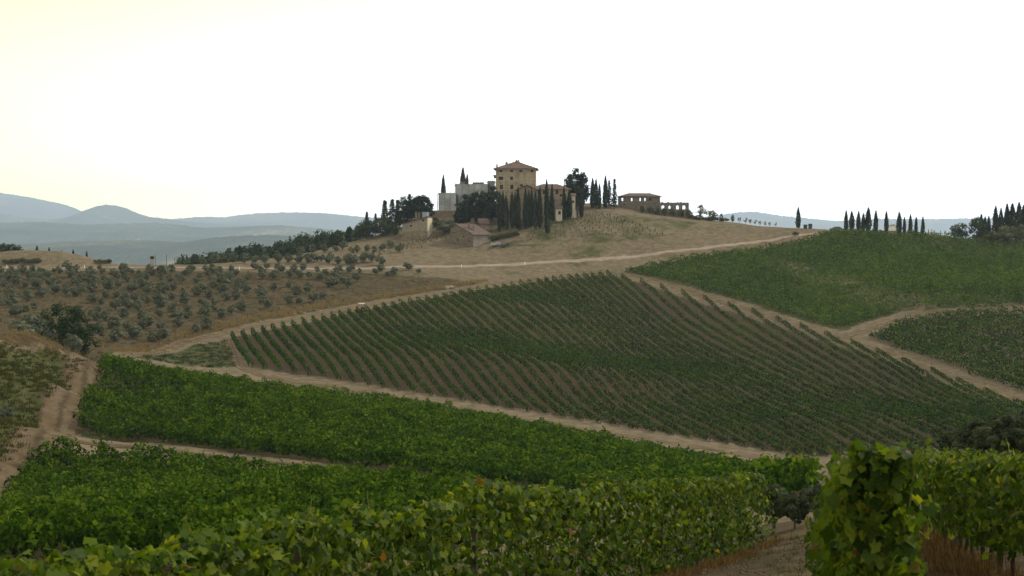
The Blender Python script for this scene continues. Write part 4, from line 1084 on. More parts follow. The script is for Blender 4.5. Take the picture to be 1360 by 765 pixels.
tufts('bank_grass', scatter(BANK, 1300), M['bankgrass'], 34, .42, .5, 60, "green and rusty scrub covering the left bank", .12)
tufts('slope_scrub', scatter(OLIVE_SLOPE, 1600), M['scrubgrass'], 22, .55, .45, 64, "low grey-green scrub between the olive trees", .07)
tufts('slope_grass', scatter(OLIVE_SLOPE, 3000), M['drygrass'], 14, .5, .5, 61, "short dry grass on the brown olive slope")
tufts('green_grass', scatter(GREEN_STRIP, 250), M['greenbush'], 30, .5, .6, 62, "green grass wedge beside the striped vineyard", .06)
def clods(name, pts, smin, smax, mat, seed, label, kind='stuff'):
    r = np.random.default_rng(seed)
    base = np.array([(1,0,0),(-1,0,0),(0,1,0),(0,-1,0),(0,0,1),(0,0,-1)], float)
    tri = np.array([(0,2,4),(2,1,4),(1,3,4),(3,0,4),(2,0,5),(1,2,5),(3,1,5),(0,3,5)])
    n = len(pts); g = height(pts[:, 0], pts[:, 1]); o = np.array([pts[0, 0], pts[0, 1], g[0]])
    sz = r.uniform(smin, smax, n)[:, None, None] * r.uniform(.6, 1.3, (n, 6, 1)) * np.array([1, 1, .7])
    V = base[None] * sz + np.stack([pts[:, 0], pts[:, 1], g + .1 * smin], 1)[:, None] - o
    F = (tri[None] + (np.arange(n) * 6)[:, None, None]).reshape(-1, 3)
    tag(mobj(name, fast_mesh(name, V.reshape(-1, 3), F, mat), None, o), label, 'stones', kind=kind)
q = r.uniform(0, 1, 2600)
clods('clods', np.stack([2 + q * 6 + r.uniform(-3.2, 3.2, 2600), 8 + q * 36], 1), .012, .05, M['clod'], 63, "loose earth clods between the near vine rows")

# ------------------------------------------------------------------ buildings
def grid_wall(mb, o, ux, uz, un, W_, H, holes, depth):
    """wall sheet of W_ x H from corner o along ux, uz, facing un; real openings with reveals and an inner face"""
    o, ux, uz, un = map(Vector, (o, ux, uz, un))
    xs = sorted({0, W_, *[h[0] for h in holes], *[h[0] + h[2] for h in holes]})
    zs = sorted({0, H, *[h[1] for h in holes], *[h[1] + h[3] for h in holes]})
    pt = lambda x, z, d: o + ux * x + uz * z - un * d
    for i in range(len(xs) - 1):
        for j in range(len(zs) - 1):
            cx, cz = (xs[i] + xs[i+1]) / 2, (zs[j] + zs[j+1]) / 2
            if any(h[0] < cx < h[0] + h[2] and h[1] < cz < h[1] + h[3] for h in holes): continue
            mb.face([pt(xs[i], zs[j], 0), pt(xs[i+1], zs[j], 0), pt(xs[i+1], zs[j+1], 0), pt(xs[i], zs[j+1], 0)])
            mb.face([pt(xs[i], zs[j], depth), pt(xs[i], zs[j+1], depth), pt(xs[i+1], zs[j+1], depth), pt(xs[i+1], zs[j], depth)])
    for x, z, w, h in holes:
        c = [(x, z), (x + w, z), (x + w, z + h), (x, z + h)]
        for k in range(4):
            a, b = c[k], c[(k + 1) % 4]
            mb.face([pt(*a, 0), pt(*b, 0), pt(*b, depth), pt(*a, depth)])

def window(parent, o, ux, un, x, z, w, h, frame=True, depth=.3, shutter=False, sill=True):
    """window set into an opening: pane in the reveal, stone surround proud of the wall"""
    o, ux, un = map(Vector, (o, ux, un)); uz = Vector((0, 0, 1))
    pt = lambda xx, zz, d: o + ux * xx + uz * zz - un * d
    f = MB()
    def bar(x0, x1, z0, z1, d0, d1):
        c = [pt(x0, z0, d0), pt(x1, z0, d0), pt(x1, z1, d0), pt(x0, z1, d0), pt(x0, z0, d1), pt(x1, z0, d1), pt(x1, z1, d1), pt(x0, z1, d1)]
        i = len(f.v); f.v += [tuple(q) for q in c]
        for q in ((0,1,2,3),(7,6,5,4),(0,4,5,1),(1,5,6,2),(2,6,7,3),(3,7,4,0)): f.f.append([i + k for k in q])
    t = .24
    if frame:
        bar(x - t, x - .003, z - .003, z + h + .003, -.05, .06); bar(x + w + .003, x + w + t, z - .003, z + h + .003, -.05, .06)
        bar(x - t, x + w + t, z + h + .004, z + h + t, -.05, .06); bar(x - t - .08, x + w + t + .08, z - .2, z - .004, -.12, .06)
    else:
        bar(x - .1, x + w + .1, z - .14, z - .004, -.07, .05)
    wo = f.build('window', M['surround'], parent)
    p = MB(); p.face([pt(x, z, depth), pt(x + w, z, depth), pt(x + w, z + h, depth), pt(x, z + h, depth)])
    p.build('pane', M['shutter'] if shutter else M['dark'], wo)
    bb = MB(); f = bb
    bar(x + w / 2 - .04, x + w / 2 + .04, z, z + h, depth - .05, depth - .002)
    bb.build('mullion', M['shutter'], wo)
    return wo

def hip_roof(parent, x0, x1, y0, y1, z, rise, over, ridge_frac=None, name='roof'):
    """hipped tiled roof with eaves thickness; ridge along x"""
    X0, X1, Y0, Y1 = x0 - over, x1 + over, y0 - over, y1 + over
    ym = (Y0 + Y1) / 2; run = (Y1 - Y0) / 2 if ridge_frac is None else ridge_frac
    a, b = X0 + min(run, (X1 - X0) / 2 - .2), X1 - min(run, (X1 - X0) / 2 - .2)
    m = MB(); t = .18
    A, B, C_, D = (X0, Y0, z), (X1, Y0, z), (X1, Y1, z), (X0, Y1, z); E, F_ = (a, ym, z + rise), (b, ym, z + rise)
    m.face([A, B, F_, E]); m.face([B, C_, F_]); m.face([C_, D, E, F_]); m.face([D, A, E])
    lo = lambda p: (p[0], p[1], p[2] - t)
    for p, q in ((A, B), (B, C_), (C_, D), (D, A)): m.face([lo(p), lo(q), q, p])
    m.face([lo(D), lo(C_), lo(B), lo(A)])
    ro = m.build(name, M['roof'], parent)
    return ro

def chimney(parent, x, y, z0, z1, w=.7):
    m = MB(); m.box(x - w/2, x + w/2, y - w/2, y + w/2, z0, z1); m.box(x - w/2 - .12, x + w/2 + .12, y - w/2 - .12, y + w/2 + .12, z1, z1 + .15)
    m.box(x - w/2 + .08, x + w/2 - .08, y - w/2 + .08, y + w/2 - .08, z1 + .15, z1 + .5); m.box(x - w/2 - .08, x + w/2 + .08, y - w/2 - .08, y + w/2 + .08, z1 + .5, z1 + .62)
    return m.build('chimney', M['stone'], parent)

def px2m(Y): return Y / FPX
def zpx(v, Y): return P(0, v, Y)[2]
UX, UZ, UF = (1, 0, 0), (0, 0, 1), (0, -1, 0)

def block(root, W_, D, H, mat, holes_front=(), holes_left=(), holes_right=(), holes_back=(), base=3.0, depth=.5, name='wall'):
    """four walls standing on the root's origin (front at y = 0), reaching `base` below it into the slope"""
    m = MB(); sh = lambda hs: [(x, z + base, w, h) for x, z, w, h in hs]
    grid_wall(m, (0, 0, -base), (1, 0, 0), UZ, (0, -1, 0), W_, H + base, sh(holes_front), depth)
    grid_wall(m, (0, D, -base), (0, -1, 0), UZ, (-1, 0, 0), D, H + base, sh(holes_left), depth)
    grid_wall(m, (W_, 0, -base), (0, 1, 0), UZ, (1, 0, 0), D, H + base, sh(holes_right), depth)
    grid_wall(m, (W_, D, -base), (-1, 0, 0), UZ, (0, 1, 0), W_, H + base, sh(holes_back), depth)
    return m.build(name, mat, root)

# --- the tower villa
Yt = 516; k = px2m(Yt); xl, xr = (658.5 - CX) * k, (711 - CX) * k
ground = gz((xl + xr) / 2, Yt); ze = zpx(224.5, Yt)
villa = empty('villa', (xl, Yt, ground), rad(-2.5)); tag(villa, "tall square ochre villa with low pyramid roof on the hilltop", 'house')
Wt, Ht = xr - xl, ze - ground
zv = lambda v: zpx(v, Yt) - ground
ux_ = lambda u: (u - 658.5) * k
win = [(ux_(u) - .55, zv(228.6), 1.1, .95, 0, 0) for u in (665.3, 679.4, 691.8, 706.7)]
win += [(ux_(665.3) - .85, zv(239), 1.7, 1.25, 1, 0), (ux_(679.4) - .55, zv(239), 1.1, 1.25, 1, 0),
        (ux_(666) - .6, zv(251.4), 1.2, 1.7, 1, 1), (ux_(679.8) - .6, zv(251.4), 1.2, 1.7, 1, 0), (ux_(692.5) - .5, zv(248), 1.0, .9, 0, 0), (ux_(665.5) - .6, zv(266), 1.2, 2.0, 1, 1), (ux_(680) - .6, zv(266), 1.2, 2.0, 1, 1), (ux_(695) - .6, zv(266), 1.2, 2.0, 1, 1)]
side = [(3, zv(239), 1.1, 1.3), (8, zv(239), 1.1, 1.3), (3, zv(251.4), 1.2, 1.7), (8, zv(251.4), 1.2, 1.7)]
block(villa, Wt, 13.5, Ht, M['plaster'], [w[:4] for w in win], side, side)
for w in win: window(villa, (0, 0, 0), UX, UF, *w[:4], frame=bool(w[4]), shutter=bool(w[5]))
for w in side:
    window(villa, (0, 13.5, 0), (0, -1, 0), (-1, 0, 0), *w); window(villa, (Wt, 0, 0), (0, 1, 0), (1, 0, 0), *w)
ro = hip_roof(villa, 0, Wt, 0, 13.5, Ht + .18, zpx(215.3, Yt) - ze + .4, .95)
pk = zpx(215.3, Yt) - ground
for (u, v0, v1, yy, w) in ((659.3, 222, 219.3, 4, .5), (672, 219.5, 216.5, 4.5, .8), (685.3, 217, 213.3, 6.5, .8)): chimney(ro, ux_(u), yy, zv(v0) - .9, zv(v1), w)
m = MB(); m.box(ux_(687.3), ux_(688.9), 6.2, 6.8, pk - 1, zv(211)); m.build('chimney', M['stone'], ro)
m = MB(); m.box(-1.1, -.02, 3, 5, zv(233.5), zv(231.8)); m.box(-.9, -.02, 3.2, 4.8, zv(236), zv(233.5)); m.build('balcony', M['stone'], villa)
m = MB(); m.box(-.06, Wt + .06, -.06, 13.56, Ht - .35, Ht - .002); m.build('cornice', M['surround'], villa)

# --- main wing right of the tower, with a gabled front and a hipped roof
Yw = 507; k = px2m(Yw); ux0 = 686; xl, xr = (ux0 - CX) * k, (757 - CX) * k
ground = gz((xl + xr) / 2, Yw)
wing = empty('villa_wing', (xl, Yw, ground), rad(-1.5)); tag(wing, "lower ochre wing with hipped tile roof right of the tower villa", 'house')
zw = lambda v: zpx(v, Yw) - ground
uw = lambda u: (u - ux0) * k
Hw = zw(252)
win = [(uw(u) - .5, zw(258), 1.0, 1.5, 0, 1) for u in (716, 722.5, 739.5)] + [(uw(745) - .5, zw(261), .9, .8, 0, 0)] + [(uw(u) - .5, zw(272), 1.0, 1.5, 0, 1) for u in (716, 727, 752)] + [(uw(700) - .5, zw(256), 1.0, 1.0, 0, 0), (uw(693) - .5, zw(268), 1.0, 1.5, 0, 1), (uw(705) - .5, zw(268), 1.0, 1.5, 0, 1)]
block(wing, xr - xl, 9, Hw, M['plaster'], [w[:4] for w in win], [], [(3, Hw - 3, 1, 1.5)])
for w in win: window(wing, (0, 0, 0), UX, UF, *w[:4], frame=False, shutter=bool(w[5]))
window(wing, (xr - xl, 0, 0), (0, 1, 0), (1, 0, 0), 3, Hw - 3, 1, 1.5)
hip_roof(wing, uw(703), xr - xl, 0, 9, Hw + .18, zpx(244.5, Yw) - zpx(252, Yw), .6)
# gabled front bay
m = MB(); g0, g1, ga = uw(686), uw(712.5), uw(700)
m.prism([(g0, -3), (g1, -3), (g1, Hw - .1), (ga, zw(247)), (g0, Hw - .1)], -1.6, -.02); m.build('gable_bay', M['stone'], wing)
gb = empty('bay_roof', (0, 0, 0), 0, wing)
for (a, za, b, zb) in ((g0 - .5, Hw - .3, ga, zw(246.2)), (ga + .01, zw(246.2), g1 + .5, Hw - .3)):
    m = MB(); m.prism([(a, za), (b, zb), (b, zb + .2), (a, za + .2)], -2.1, 4.5); m.build('roof_slope', M['roof'], gb)
chimney(wing, uw(750), 4, Hw + .6, zw(247.5), .9)
# --- lean-to annexes at the right foot of the wing
Ya = 500; k = px2m(Ya)
def annex(name, label, u0, u1, vb, ve, vr, D, mat, yaw=0, doors=(), Y=Ya):
    k = px2m(Y); x0 = (u0 - CX) * k; W_ = (u1 - u0) * k; g = zpx(vb, Y); H = zpx(ve, Y) - g
    a = empty(name, (x0, Y, g), rad(yaw)); tag(a, label, 'house')
    block(a, W_, D, H, mat, doors)
    for dx, dz, dw, dh in doors: window(a, (0, 0, 0), UX, UF, dx, dz, dw, dh, frame=False)
    m = MB(); rz = zpx(vr, Y) - g
    m.face([(-.3, -.4, H - .05), (W_ + .3, -.4, H - .05), (W_ + .3, D + .1, rz), (-.3, D + .1, rz)]); m.face([(-.3, D + .1, rz - .2), (W_ + .3, D + .1, rz - .2), (W_ + .3, -.4, H - .2), (-.3, -.4, H - .2)])
    m.face([(-.3, -.4, H - .2), (W_ + .3, -.4, H - .2), (W_ + .3, -.4, H - .05), (-.3, -.4, H - .05)])
    for sx in (-.3, W_ + .3): m.face([(sx, -.4, H - .2), (sx, -.4, H - .05), (sx, D + .1, rz), (sx, D + .1, rz - .2)])
    m.build('roof', M['roof'], a)
    return a
annex('annex_house', "small pale-walled annex with lean-to roof between the villa cypresses", 738, 746.5, 287, 277, 264.5, 5, M['pale_wall'], doors=[(.9, .6, .9, 1.2)])
annex('annex_house', "bright narrow annex at the right end of the villa wing", 758, 764, 287, 259.5, 256, 5, M['pale_wall'], doors=[(.5, 4.8, .7, .8)], Y=503)  # sunlit right end, its brightness put into the pale wall colour
a = empty('loggia', ((764.3 - CX) * px2m(503), 503, zpx(287, 503))); tag(a, "dark open loggia at the right of the villa wing", 'loggia')
for j in range(3):
    m = MB(); m.box(j * 1.1, j * 1.1 + .25, 0, .25, -2, 2.3); m.build('pillar', M['pale_wall'], a)
m = MB(); m.box(-.2, 2.7, -.3, 4.2, 2.302, 2.55); m.build('roof', M['roof'], a)
m = MB(); m.box(-.1, 2.6, 4.0, 4.3, -2, 2.3); m.build('back_wall', M['stone'], a)
# --- buildings under restoration, wrapped in scaffold sheeting
def sheeted(name, label, u0, u1, vb, vt, Y, D, seed, storeys):
    k = px2m(Y); x0 = (u0 - CX) * k; W_ = (u1 - u0) * k; g = gz(x0 + W_ / 2, Y); H = zpx(vt, Y) - g
    a = empty(name, (x0, Y, g), rad(2)); tag(a, label, 'house')
    block(a, W_, D, H - .5, M['stone'], base=3)
    m = MB(); m.box(-.3, W_ + .3, -.3, D + .3, H - .49, H - .2); m.build('roof', M['roof'], a)
    r = random.Random(seed); n = max(3, round(W_ / 2.4)); pw = W_ / n
    z0 = max(0, zpx(vb, Y) - g); hs = (H - z0) / storeys
    for i in range(n):
        for j in range(storeys):
            if r.random() < .07 and j == 0: continue
            # a panel that bellies in the wind between its ties
            m = MB(); nx = 4; b0 = r.uniform(-.12, .12)
            grid = [[(i * pw + .04 + (pw - .08) * s / nx, -1.0 - b0 * math.sin(PI * s / nx) * math.sin(PI * t / 3 + .3) - r.uniform(0, .04), z0 + (j + t / 3) * hs + .03 - .02 * t) for s in range(nx + 1)] for t in range(4)]
            for t in range(3):
                for s in range(nx): m.face([grid[t][s], grid[t][s+1], grid[t+1][s+1], grid[t+1][s]])
            m.build('sheet', M['sheet'], a, smooth=True)
    for i in range(n + 1):
        m = MB(); m.tube([(i * pw, -1.12, -1), (i * pw, -1.12, H + .8)], [.06, .06], 6); m.build('scaffold_pole', M['steel'], a)
    for j in range(storeys + 1):
        m = MB(); m.box(-.2, W_ + .2, -1.2, -1.15, z0 + j * hs - .05, z0 + j * hs + .03); m.build('scaffold_rail', M['steel'], a)
    for sx, un_ in ((-.5, -1), (W_ + .5, 1)):
        m = MB()
        for t in range(4): m.face([(sx + un_ * .05 * math.sin(t), -1, z0 + t * (H - z0) / 4), (sx, D, z0 + t * (H - z0) / 4), (sx, D, z0 + (t + 1) * (H - z0) / 4), (sx + un_ * .05 * math.sin(t + 1), -1, z0 + (t + 1) * (H - z0) / 4)])
        m.build('sheet', M['sheet'], a)
    return a
s1 = sheeted('sheeted_building', "low left building wrapped in grey scaffold sheeting", 583, 606, 280, 256.5, 517, 8, 3, 3)
s2 = sheeted('sheeted_building', "taller building wrapped in pale grey sheeting beside the tower", 605, 648, 276, 244.5, 523, 9, 4, 4)
s3 = sheeted('sheeted_building', "narrow sheeted link between grey building and tower", 648.3, 657, 268, 240.5, 526, 6, 5, 3)
k = px2m(523)
m = MB(); m.box(0, 15 * k, 3, 6, zpx(243.6, 523) - s2.location.z - .4, zpx(241.6, 523) - s2.location.z); m.build('roof_deck', M['stone_grey'], s2, loc=((628 - 605) * k, 0, 0))
m = MB(); m.box(0, 7 * k, 3, 5, zpx(245, 523) - s2.location.z, zpx(240.8, 523) - s2.location.z); m.build('brick_parapet', M['stone'], s2, loc=(6 * k, 0, 0))
# retaining wall below
k = px2m(513); rw = empty('retaining_wall', ((569 - CX) * k, 513, zpx(284, 513))); tag(rw, "low stone retaining wall under the sheeted building", 'wall')
m = MB(); m.box(0, 40 * k, 0, .6, -3, 1.1); m.build('wall', M['stone'], rw)
m = MB(); m.box(-.05, 40 * k + .05, -.06, .66, 1.102, 1.25); m.build('coping', M['surround'], rw)

# --- small house, mono-pitch front
Y = 492; k = px2m(Y); g = zpx(309, Y); h1 = empty('stone_house', ((534.5 - CX) * k, Y, g), rad(-10)); tag(h1, "small stone house with sloping roof and bright end wall", 'house')
W1 = 33.0 * k / math.cos(rad(10)); zz1 = lambda v: zpx(v, Y) - g
m = MB(); hl = zz1(298); hr = zz1(288.8)
holes = [(10.2 * k, zz1(301.5), .75, .8), (27 * k, zz1(294.3), .75, .75)]
grid_wall(m, (0, 0, -3), UX, UZ, UF, W1, hl + 3, [(x, z + 3, w, h) for x, z, w, h in holes[:1]], .4)
# sloping top part of the front wall, built round the upper opening
zt = lambda x: hl + (hr - hl) * x / W1
x, z, w, h = holes[1]
for (a, b, zlo, ztop) in ((0, x, hl, None), (x + w, W1, hl, None), (x, x + w, z + h, None)): m.face([(a, 0, zlo), (b, 0, zlo), (b, 0, zt(b)), (a, 0, zt(a))])
m.face([(x, 0, hl), (x + w, 0, hl), (x + w, 0, z), (x, 0, z)])
m.face([(0, 6.5, -3), (0, 0, -3), (0, 0, hl), (0, 6.5, hl)]); m.face([(0, 6.5, -3), (0, 6.5, hl), (W1, 6.5, hr), (W1, 6.5, -3)])
m.build('wall', M['pinkwall'], h1)
for w_ in holes: window(h1, (0, 0, 0), UX, UF, *w_, frame=False)
m = MB(); m.box(W1 + .002, W1 + .35, -.05, 6.6, -3, hr - .05); m.build('end_wall', M['pale_wall'], h1)  # sunlight on this end is painted in by the paler wall material
m = MB(); m.prism([(-.5, hl - .1), (W1 + .55, hr + .22), (W1 + .55, hr + .42), (-.5, hl + .12)], -.5, 7); r1 = m.build('roof', M['roof'], h1)
chimney(r1, 16 * k, 3, hl, zz1(283.5), .7); chimney(r1, 20 * k, 3.4, hl, zz1(283.8), .6)
m = MB(); m.tube([(28.5 * k, 3.4, hr - .6), (28.5 * k, 3.4, zz1(281.5))], [1.25, 1.25], 14); m.build('water_tank', M['concrete'], h1)
m = MB(); m.box(.1, W1 + .3, -.9, -.02, -3, zz1(306.8)); m.build('terrace', M['stone'], h1)

# --- barn: asymmetric gable towards the left, long eave towards the right
Y = 478; g = zpx(327.3, Y); k = px2m(Y); barn = empty('stone_barn', ((628.5 - CX) * k, Y, g)); tag(barn, "grey stone barn with broad tiled roof beside the parked cars", 'house')
L1, L2, yaw = 11.0, 7.6, rad(42)
# local: gable wall runs from corner to upper left (direction dl), eave wall from the corner to the right (direction dr)
dl = Vector((-math.cos(rad(42)), math.sin(rad(42)), 0)); dr = Vector((math.sin(rad(46)), math.cos(rad(46)), 0)) 
dr = Vector((math.cos(rad(40)), math.sin(rad(40)), 0))
he, hl_, ha = 4.05, 6.3, 7.6; xa = L1 * .72
q = lambda a, b, z: tuple(dl * a + dr * b + Vector((0, 0, z)))
m = MB()
m.face([q(0, 0, -3), q(0, 0, he), q(xa, 0, ha), q(L1, 0, hl_), q(L1, 0, -3)])
m.face([q(0, L2, -3), q(L1, L2, -3), q(L1, L2, hl_), q(xa, L2, ha), q(0, L2, he)])
m.face([q(L1, 0, -3), q(L1, 0, hl_), q(L1, L2, hl_), q(L1, L2, -3)])
m.build('wall', M['stone_grey'], barn)
m = MB(); m.face([q(-.003, 0, -3), q(-.003, L2, -3), q(-.003, L2, he), q(-.003, 0, he)]); m.build('eave_wall', M['pinkwall'], barn)  # sunlit side of the barn, painted as a paler wall material
roof = empty('barn_roof', (0, 0, 0), 0, barn)
def slab(a0, z0, a1, z1):
    m = MB(); o_ = .45; t = .2
    c = [q(a0, -o_, z0), q(a0, L2 + o_, z0), q(a1, L2 + o_, z1), q(a1, -o_, z1)]; d = [(x, y, z + t) for x, y, z in c]
    m.face(c); m.face(d[::-1])
    for i in range(4): m.face([c[i], c[(i+1) % 4], d[(i+1) % 4], d[i]])
    m.build('roof_slope', M['roof'], roof)
sl = (ha - he) / xa; slab(-.6, he - .6 * sl + .05, xa, ha + .05); sl2 = (ha - hl_) / (L1 - xa); slab(L1 + .6, hl_ - .6 * sl2 + .05, xa + .01, ha + .05)
for (a, z, w, h) in ((1.6, 1.2, .6, .9), (4.4, 2.8, .6, .8), (7.0, 1.6, .6, .9), (8.6, 4.2, .7, .7)):
    window(barn, (0, 0, 0), dl, Vector((-dl.y, dl.x, 0)) * 1, a, z, w, h, frame=False, depth=-.04)
for (a, b) in ((4.3, 2.2), (3.2, 3.0)):
    p_ = q(a, b, 0); chimney(barn, p_[0], p_[1], he + a * sl - .4, he + a * sl + 1.0, .7)
# small shed roof behind the barn
annex('shed', "small tumbledown shed behind the barn", 638, 650, 305, 297, 290, 4, M['stone'], yaw=12, Y=491)

# --- roofed stone shed with open windows, and the roofless ruin
Y = 522; k = px2m(Y); x0 = (822.5 - CX) * k; g = gz((850 - CX) * k, Y); sh = empty('stone_shed', (x0, Y, g)); tag(sh, "long stone farm building with tiled roof and see-through windows on crest", 'house')
zs_ = lambda v: zpx(v, Y) - g
us_ = lambda u: (u - 822.5) * k
W_, D = us_(876.5), 7.5; Hs = zs_(261.3)
op = [(us_(u) - .42, zs_(267), .84, 1.15) for u in (826.8, 839.3, 850.6, 857)]
blk = [(us_(863.2) - .42, zs_(267), .84, 1.15), (us_(829) - .35, zs_(273), .7, .6)]
bk = [(W_ - x - w - .0, z - .35, w, h + .5) for x, z, w, h in op]
# the back openings are wider, so the sky shows through
bk = [(W_ - (us_(u) - .1) - .85, zs_(267.3), 1.5, 1.6) for u in (826.8, 839.3, 850.6, 857)]
block(sh, W_, D, Hs, M['stone_grey'], op + blk, [], [(3, Hs - 2.2, 1, 1.2)], bk, depth=.35)
for w_ in blk: window(sh, (0, 0, 0), UX, UF, *w_, frame=False)
hip_roof(sh, 0, W_, 0, D, Hs + .18, zpx(256, Y) - zpx(261.3, Y) - .2, .5)
Y = 520; k = px2m(Y); x0 = (876.8 - CX) * k; g = gz((896 - CX) * k, Y); ru = empty('ruined_wall', (x0, Y, g)); tag(ru, "roofless ruined stone building with empty arched openings", 'ruin')
zs_ = lambda v: zpx(v, Y) - g
us_ = lambda u: (u - 876.8) * k
W_ = us_(914.6); Hs = zs_(269.5)
op = [(us_(u) - .5 * w, zs_(278), w, 1.45) for u, w in ((880.2, 1.1), (899.5, 1.05), (908, 1.15))] + [(us_(874 + 15) - .4, zs_(277), .8, 1.1)]
m = MB(); grid_wall(m, (0, 0, -3), UX, UZ, UF, W_, Hs + 3, [(x, z + 3, w, h) for x, z, w, h in op], .5)
for x, z, w, h in op:        # arched heads: spandrels in the upper corners
    for s_ in (0, 1):
        c = (x, z + h) if s_ == 0 else (x + w, z + h); sg = 1 if s_ == 0 else -1
        arc = [(x + w / 2 - sg * math.cos(t) * w / 2, z + h - .45 + math.sin(t) * .45) for t in (0, .4, .8, 1.2, PI / 2)]
        m.face([(c[0], .02, c[1])] + [(a, .02, b) for a, b in arc]); m.face([(c[0], .48, c[1])] + [(a, .48, b) for a, b in arc][::-1])
m.build('front_wall', M['stone_grey'], ru)
m = MB(); grid_wall(m, (W_, 0.02, -3), (0, 1, 0), UZ, (1, 0, 0), 5, Hs + 2.7, [], .5); m.build('side_wall', M['stone_grey'], ru)
m = MB(); grid_wall(m, (0, 5, -3), (1, 0, 0), UZ, (0, -1, 0), W_, zs_(282) + 3, [], .5); m.build('back_wall', M['stone_grey'], ru)
for j in range(9):
    m = MB(); x = j * W_ / 9 + .1; m.box(x, x + W_ / 9 - .25, .05, .45, Hs + .002, Hs + random.Random(j).uniform(.05, .35)); m.build('coping_stone', M['stone'], ru)
for i, u in enumerate((853, 863.5, 873.5, 882, 892.5, 904, 914.5)):
    p = at(u, 516); tree('scrub', 'climbing_shrub', p, htop(p, 273 + .9 * i), f"dark shrub climbing the ruin's terrace wall, {ordinal(i + 1)} from left", 'shrub', "shrubs along the ruin", wide=.55)
# terrace wall in front of the shed
k = px2m(518); tw = empty('terrace_wall', ((842 - CX) * k, 518, at(860, 518).z - .3)); tag(tw, "stone terrace wall in front of the farm building on the crest", 'wall')
m = MB(); m.box(0, 34 * k, 0, .5, -2, 1.5); m.build('wall', M['stone_grey'], tw)
# pergola
p = at(925, 518); pg = empty('pergola', p); tag(pg, "flat-roofed wooden pergola right of the ruin", 'pergola')
for j, (x, y) in enumerate(((-1.6, 0), (1.3, 0), (-1.6, 2.2), (1.3, 2.2))):
    m = MB(); m.box(x, x + .16, y, y + .16, -.5, 2.3); m.build('post', M['postwood'], pg)
for j in range(6):
    m = MB(); m.box(-2.6, 2.4, -.3 + j * .5, -.18 + j * .5, 2.302, 2.45); m.build('beam', M['postwood'], pg)
for i in range(10):
    u = 918 + i * 5; p = at(u, 514 - i * .3); tree('scrub', 'hedge_bush', p, random.Random(i).uniform(1.1, 1.9), f"low hedge bush on the crest by the pergola, {ordinal(i + 1)} from left", 'bush', "hedge bushes on the crest", wide=1.3)

# ------------------------------------------------------------------ young trellised rows and stakes on the villa hill
STAKE = MB(); STAKE.tube([(0, 0, -.3), (0, 0, 1.9)], [.06, .05], 5); STAKE_ME = STAKE.mesh('stake', M['postwood'])
WSTAKE = MB(); WSTAKE.tube([(0, 0, -.2), (0, 0, .95)], [.07, .06], 5); WSTAKE_ME = WSTAKE.mesh('stake', M['surround'])
YOUNG = crown_clumps('young_vine', M['hedge'], 301, 5, 14, .4, 1.3, .3, .2, .25)
def trellis(a, b, n, label, group, vines=True):
    p0, p1 = Vector(a), Vector(b); root = empty('trellis_row', p0); tag(root, label, 'trellis row', group)
    for j in range(n):
        t = j / (n - 1); x, y = p0.x + (p1.x - p0.x) * t, p0.y + (p1.y - p0.y) * t; z = gz(x, y)
        mobj('stake', STAKE_ME, root, (x - p0.x, y - p0.y, z - p0.z), (random.uniform(-.04, .04), random.uniform(-.04, .04), 0))
        if vines:
            for kk in range(2):
                tt = min(1, t + (kk + .5) / 2 / n); x2, y2 = p0.x + (p1.x - p0.x) * tt, p0.y + (p1.y - p0.y) * tt
                mobj('young_vine', YOUNG, root, (x2 - p0.x, y2 - p0.y, gz(x2, y2) - p0.z), (0, 0, kk + j), (.7, .7, random.uniform(.5, .9)))
for i in range(9):
    Yr = 480 + i * 2.9
    trellis(at(700 + 3 * i, Yr), at(np.interp(i, [0, 8], [880, 800]), Yr + 3), 9, f"young trellised vine row below the villa, {ordinal(i + 1)} from the bottom", "young trellis rows below the villa")
for i, (u0, v0, u1, v1) in enumerate(((500, 334, 592, 318), (515, 330, 590, 314), (530, 327, 594, 311), (470, 341, 560, 330))):
    trellis(hit(u0, v0, 440), hit(u1, v1, 440), 7, f"young trellised row left of the barn, {ordinal(i + 1)} from the front", "young trellis rows left of the barn")
ws = empty('stake_row', at(800, 512)); tag(ws, "row of short pale stakes below the big evergreen tree", 'stakes')
o_ = ws.location
for j in range(14):
    p = at(800 + j * 3.0, 512 - j * .5); mobj('stake', WSTAKE_ME, ws, p - o_)
# row of dark shrubs and hedge behind the parked cars
for i in range(7):
    p = at(652 + i * 5.5, 483 + i * .6); tree('scrub', 'hedge_bush', p, 1.7, f"dark hedge bush behind the parked cars, {ordinal(i + 1)} from left", 'bush', "hedge behind the parked cars", wide=1.1)
# slim saplings and stakes under the cypresses
for i, u in enumerate((641, 647, 653, 659, 666, 671, 678)):
    p = at(u, 489 + (i % 3)); tree('yellow', 'sapling', p, 2.6, f"pale slim sapling in front of the cypress row, {ordinal(i + 1)} from left", group="saplings before the cypresses", wide=.5)

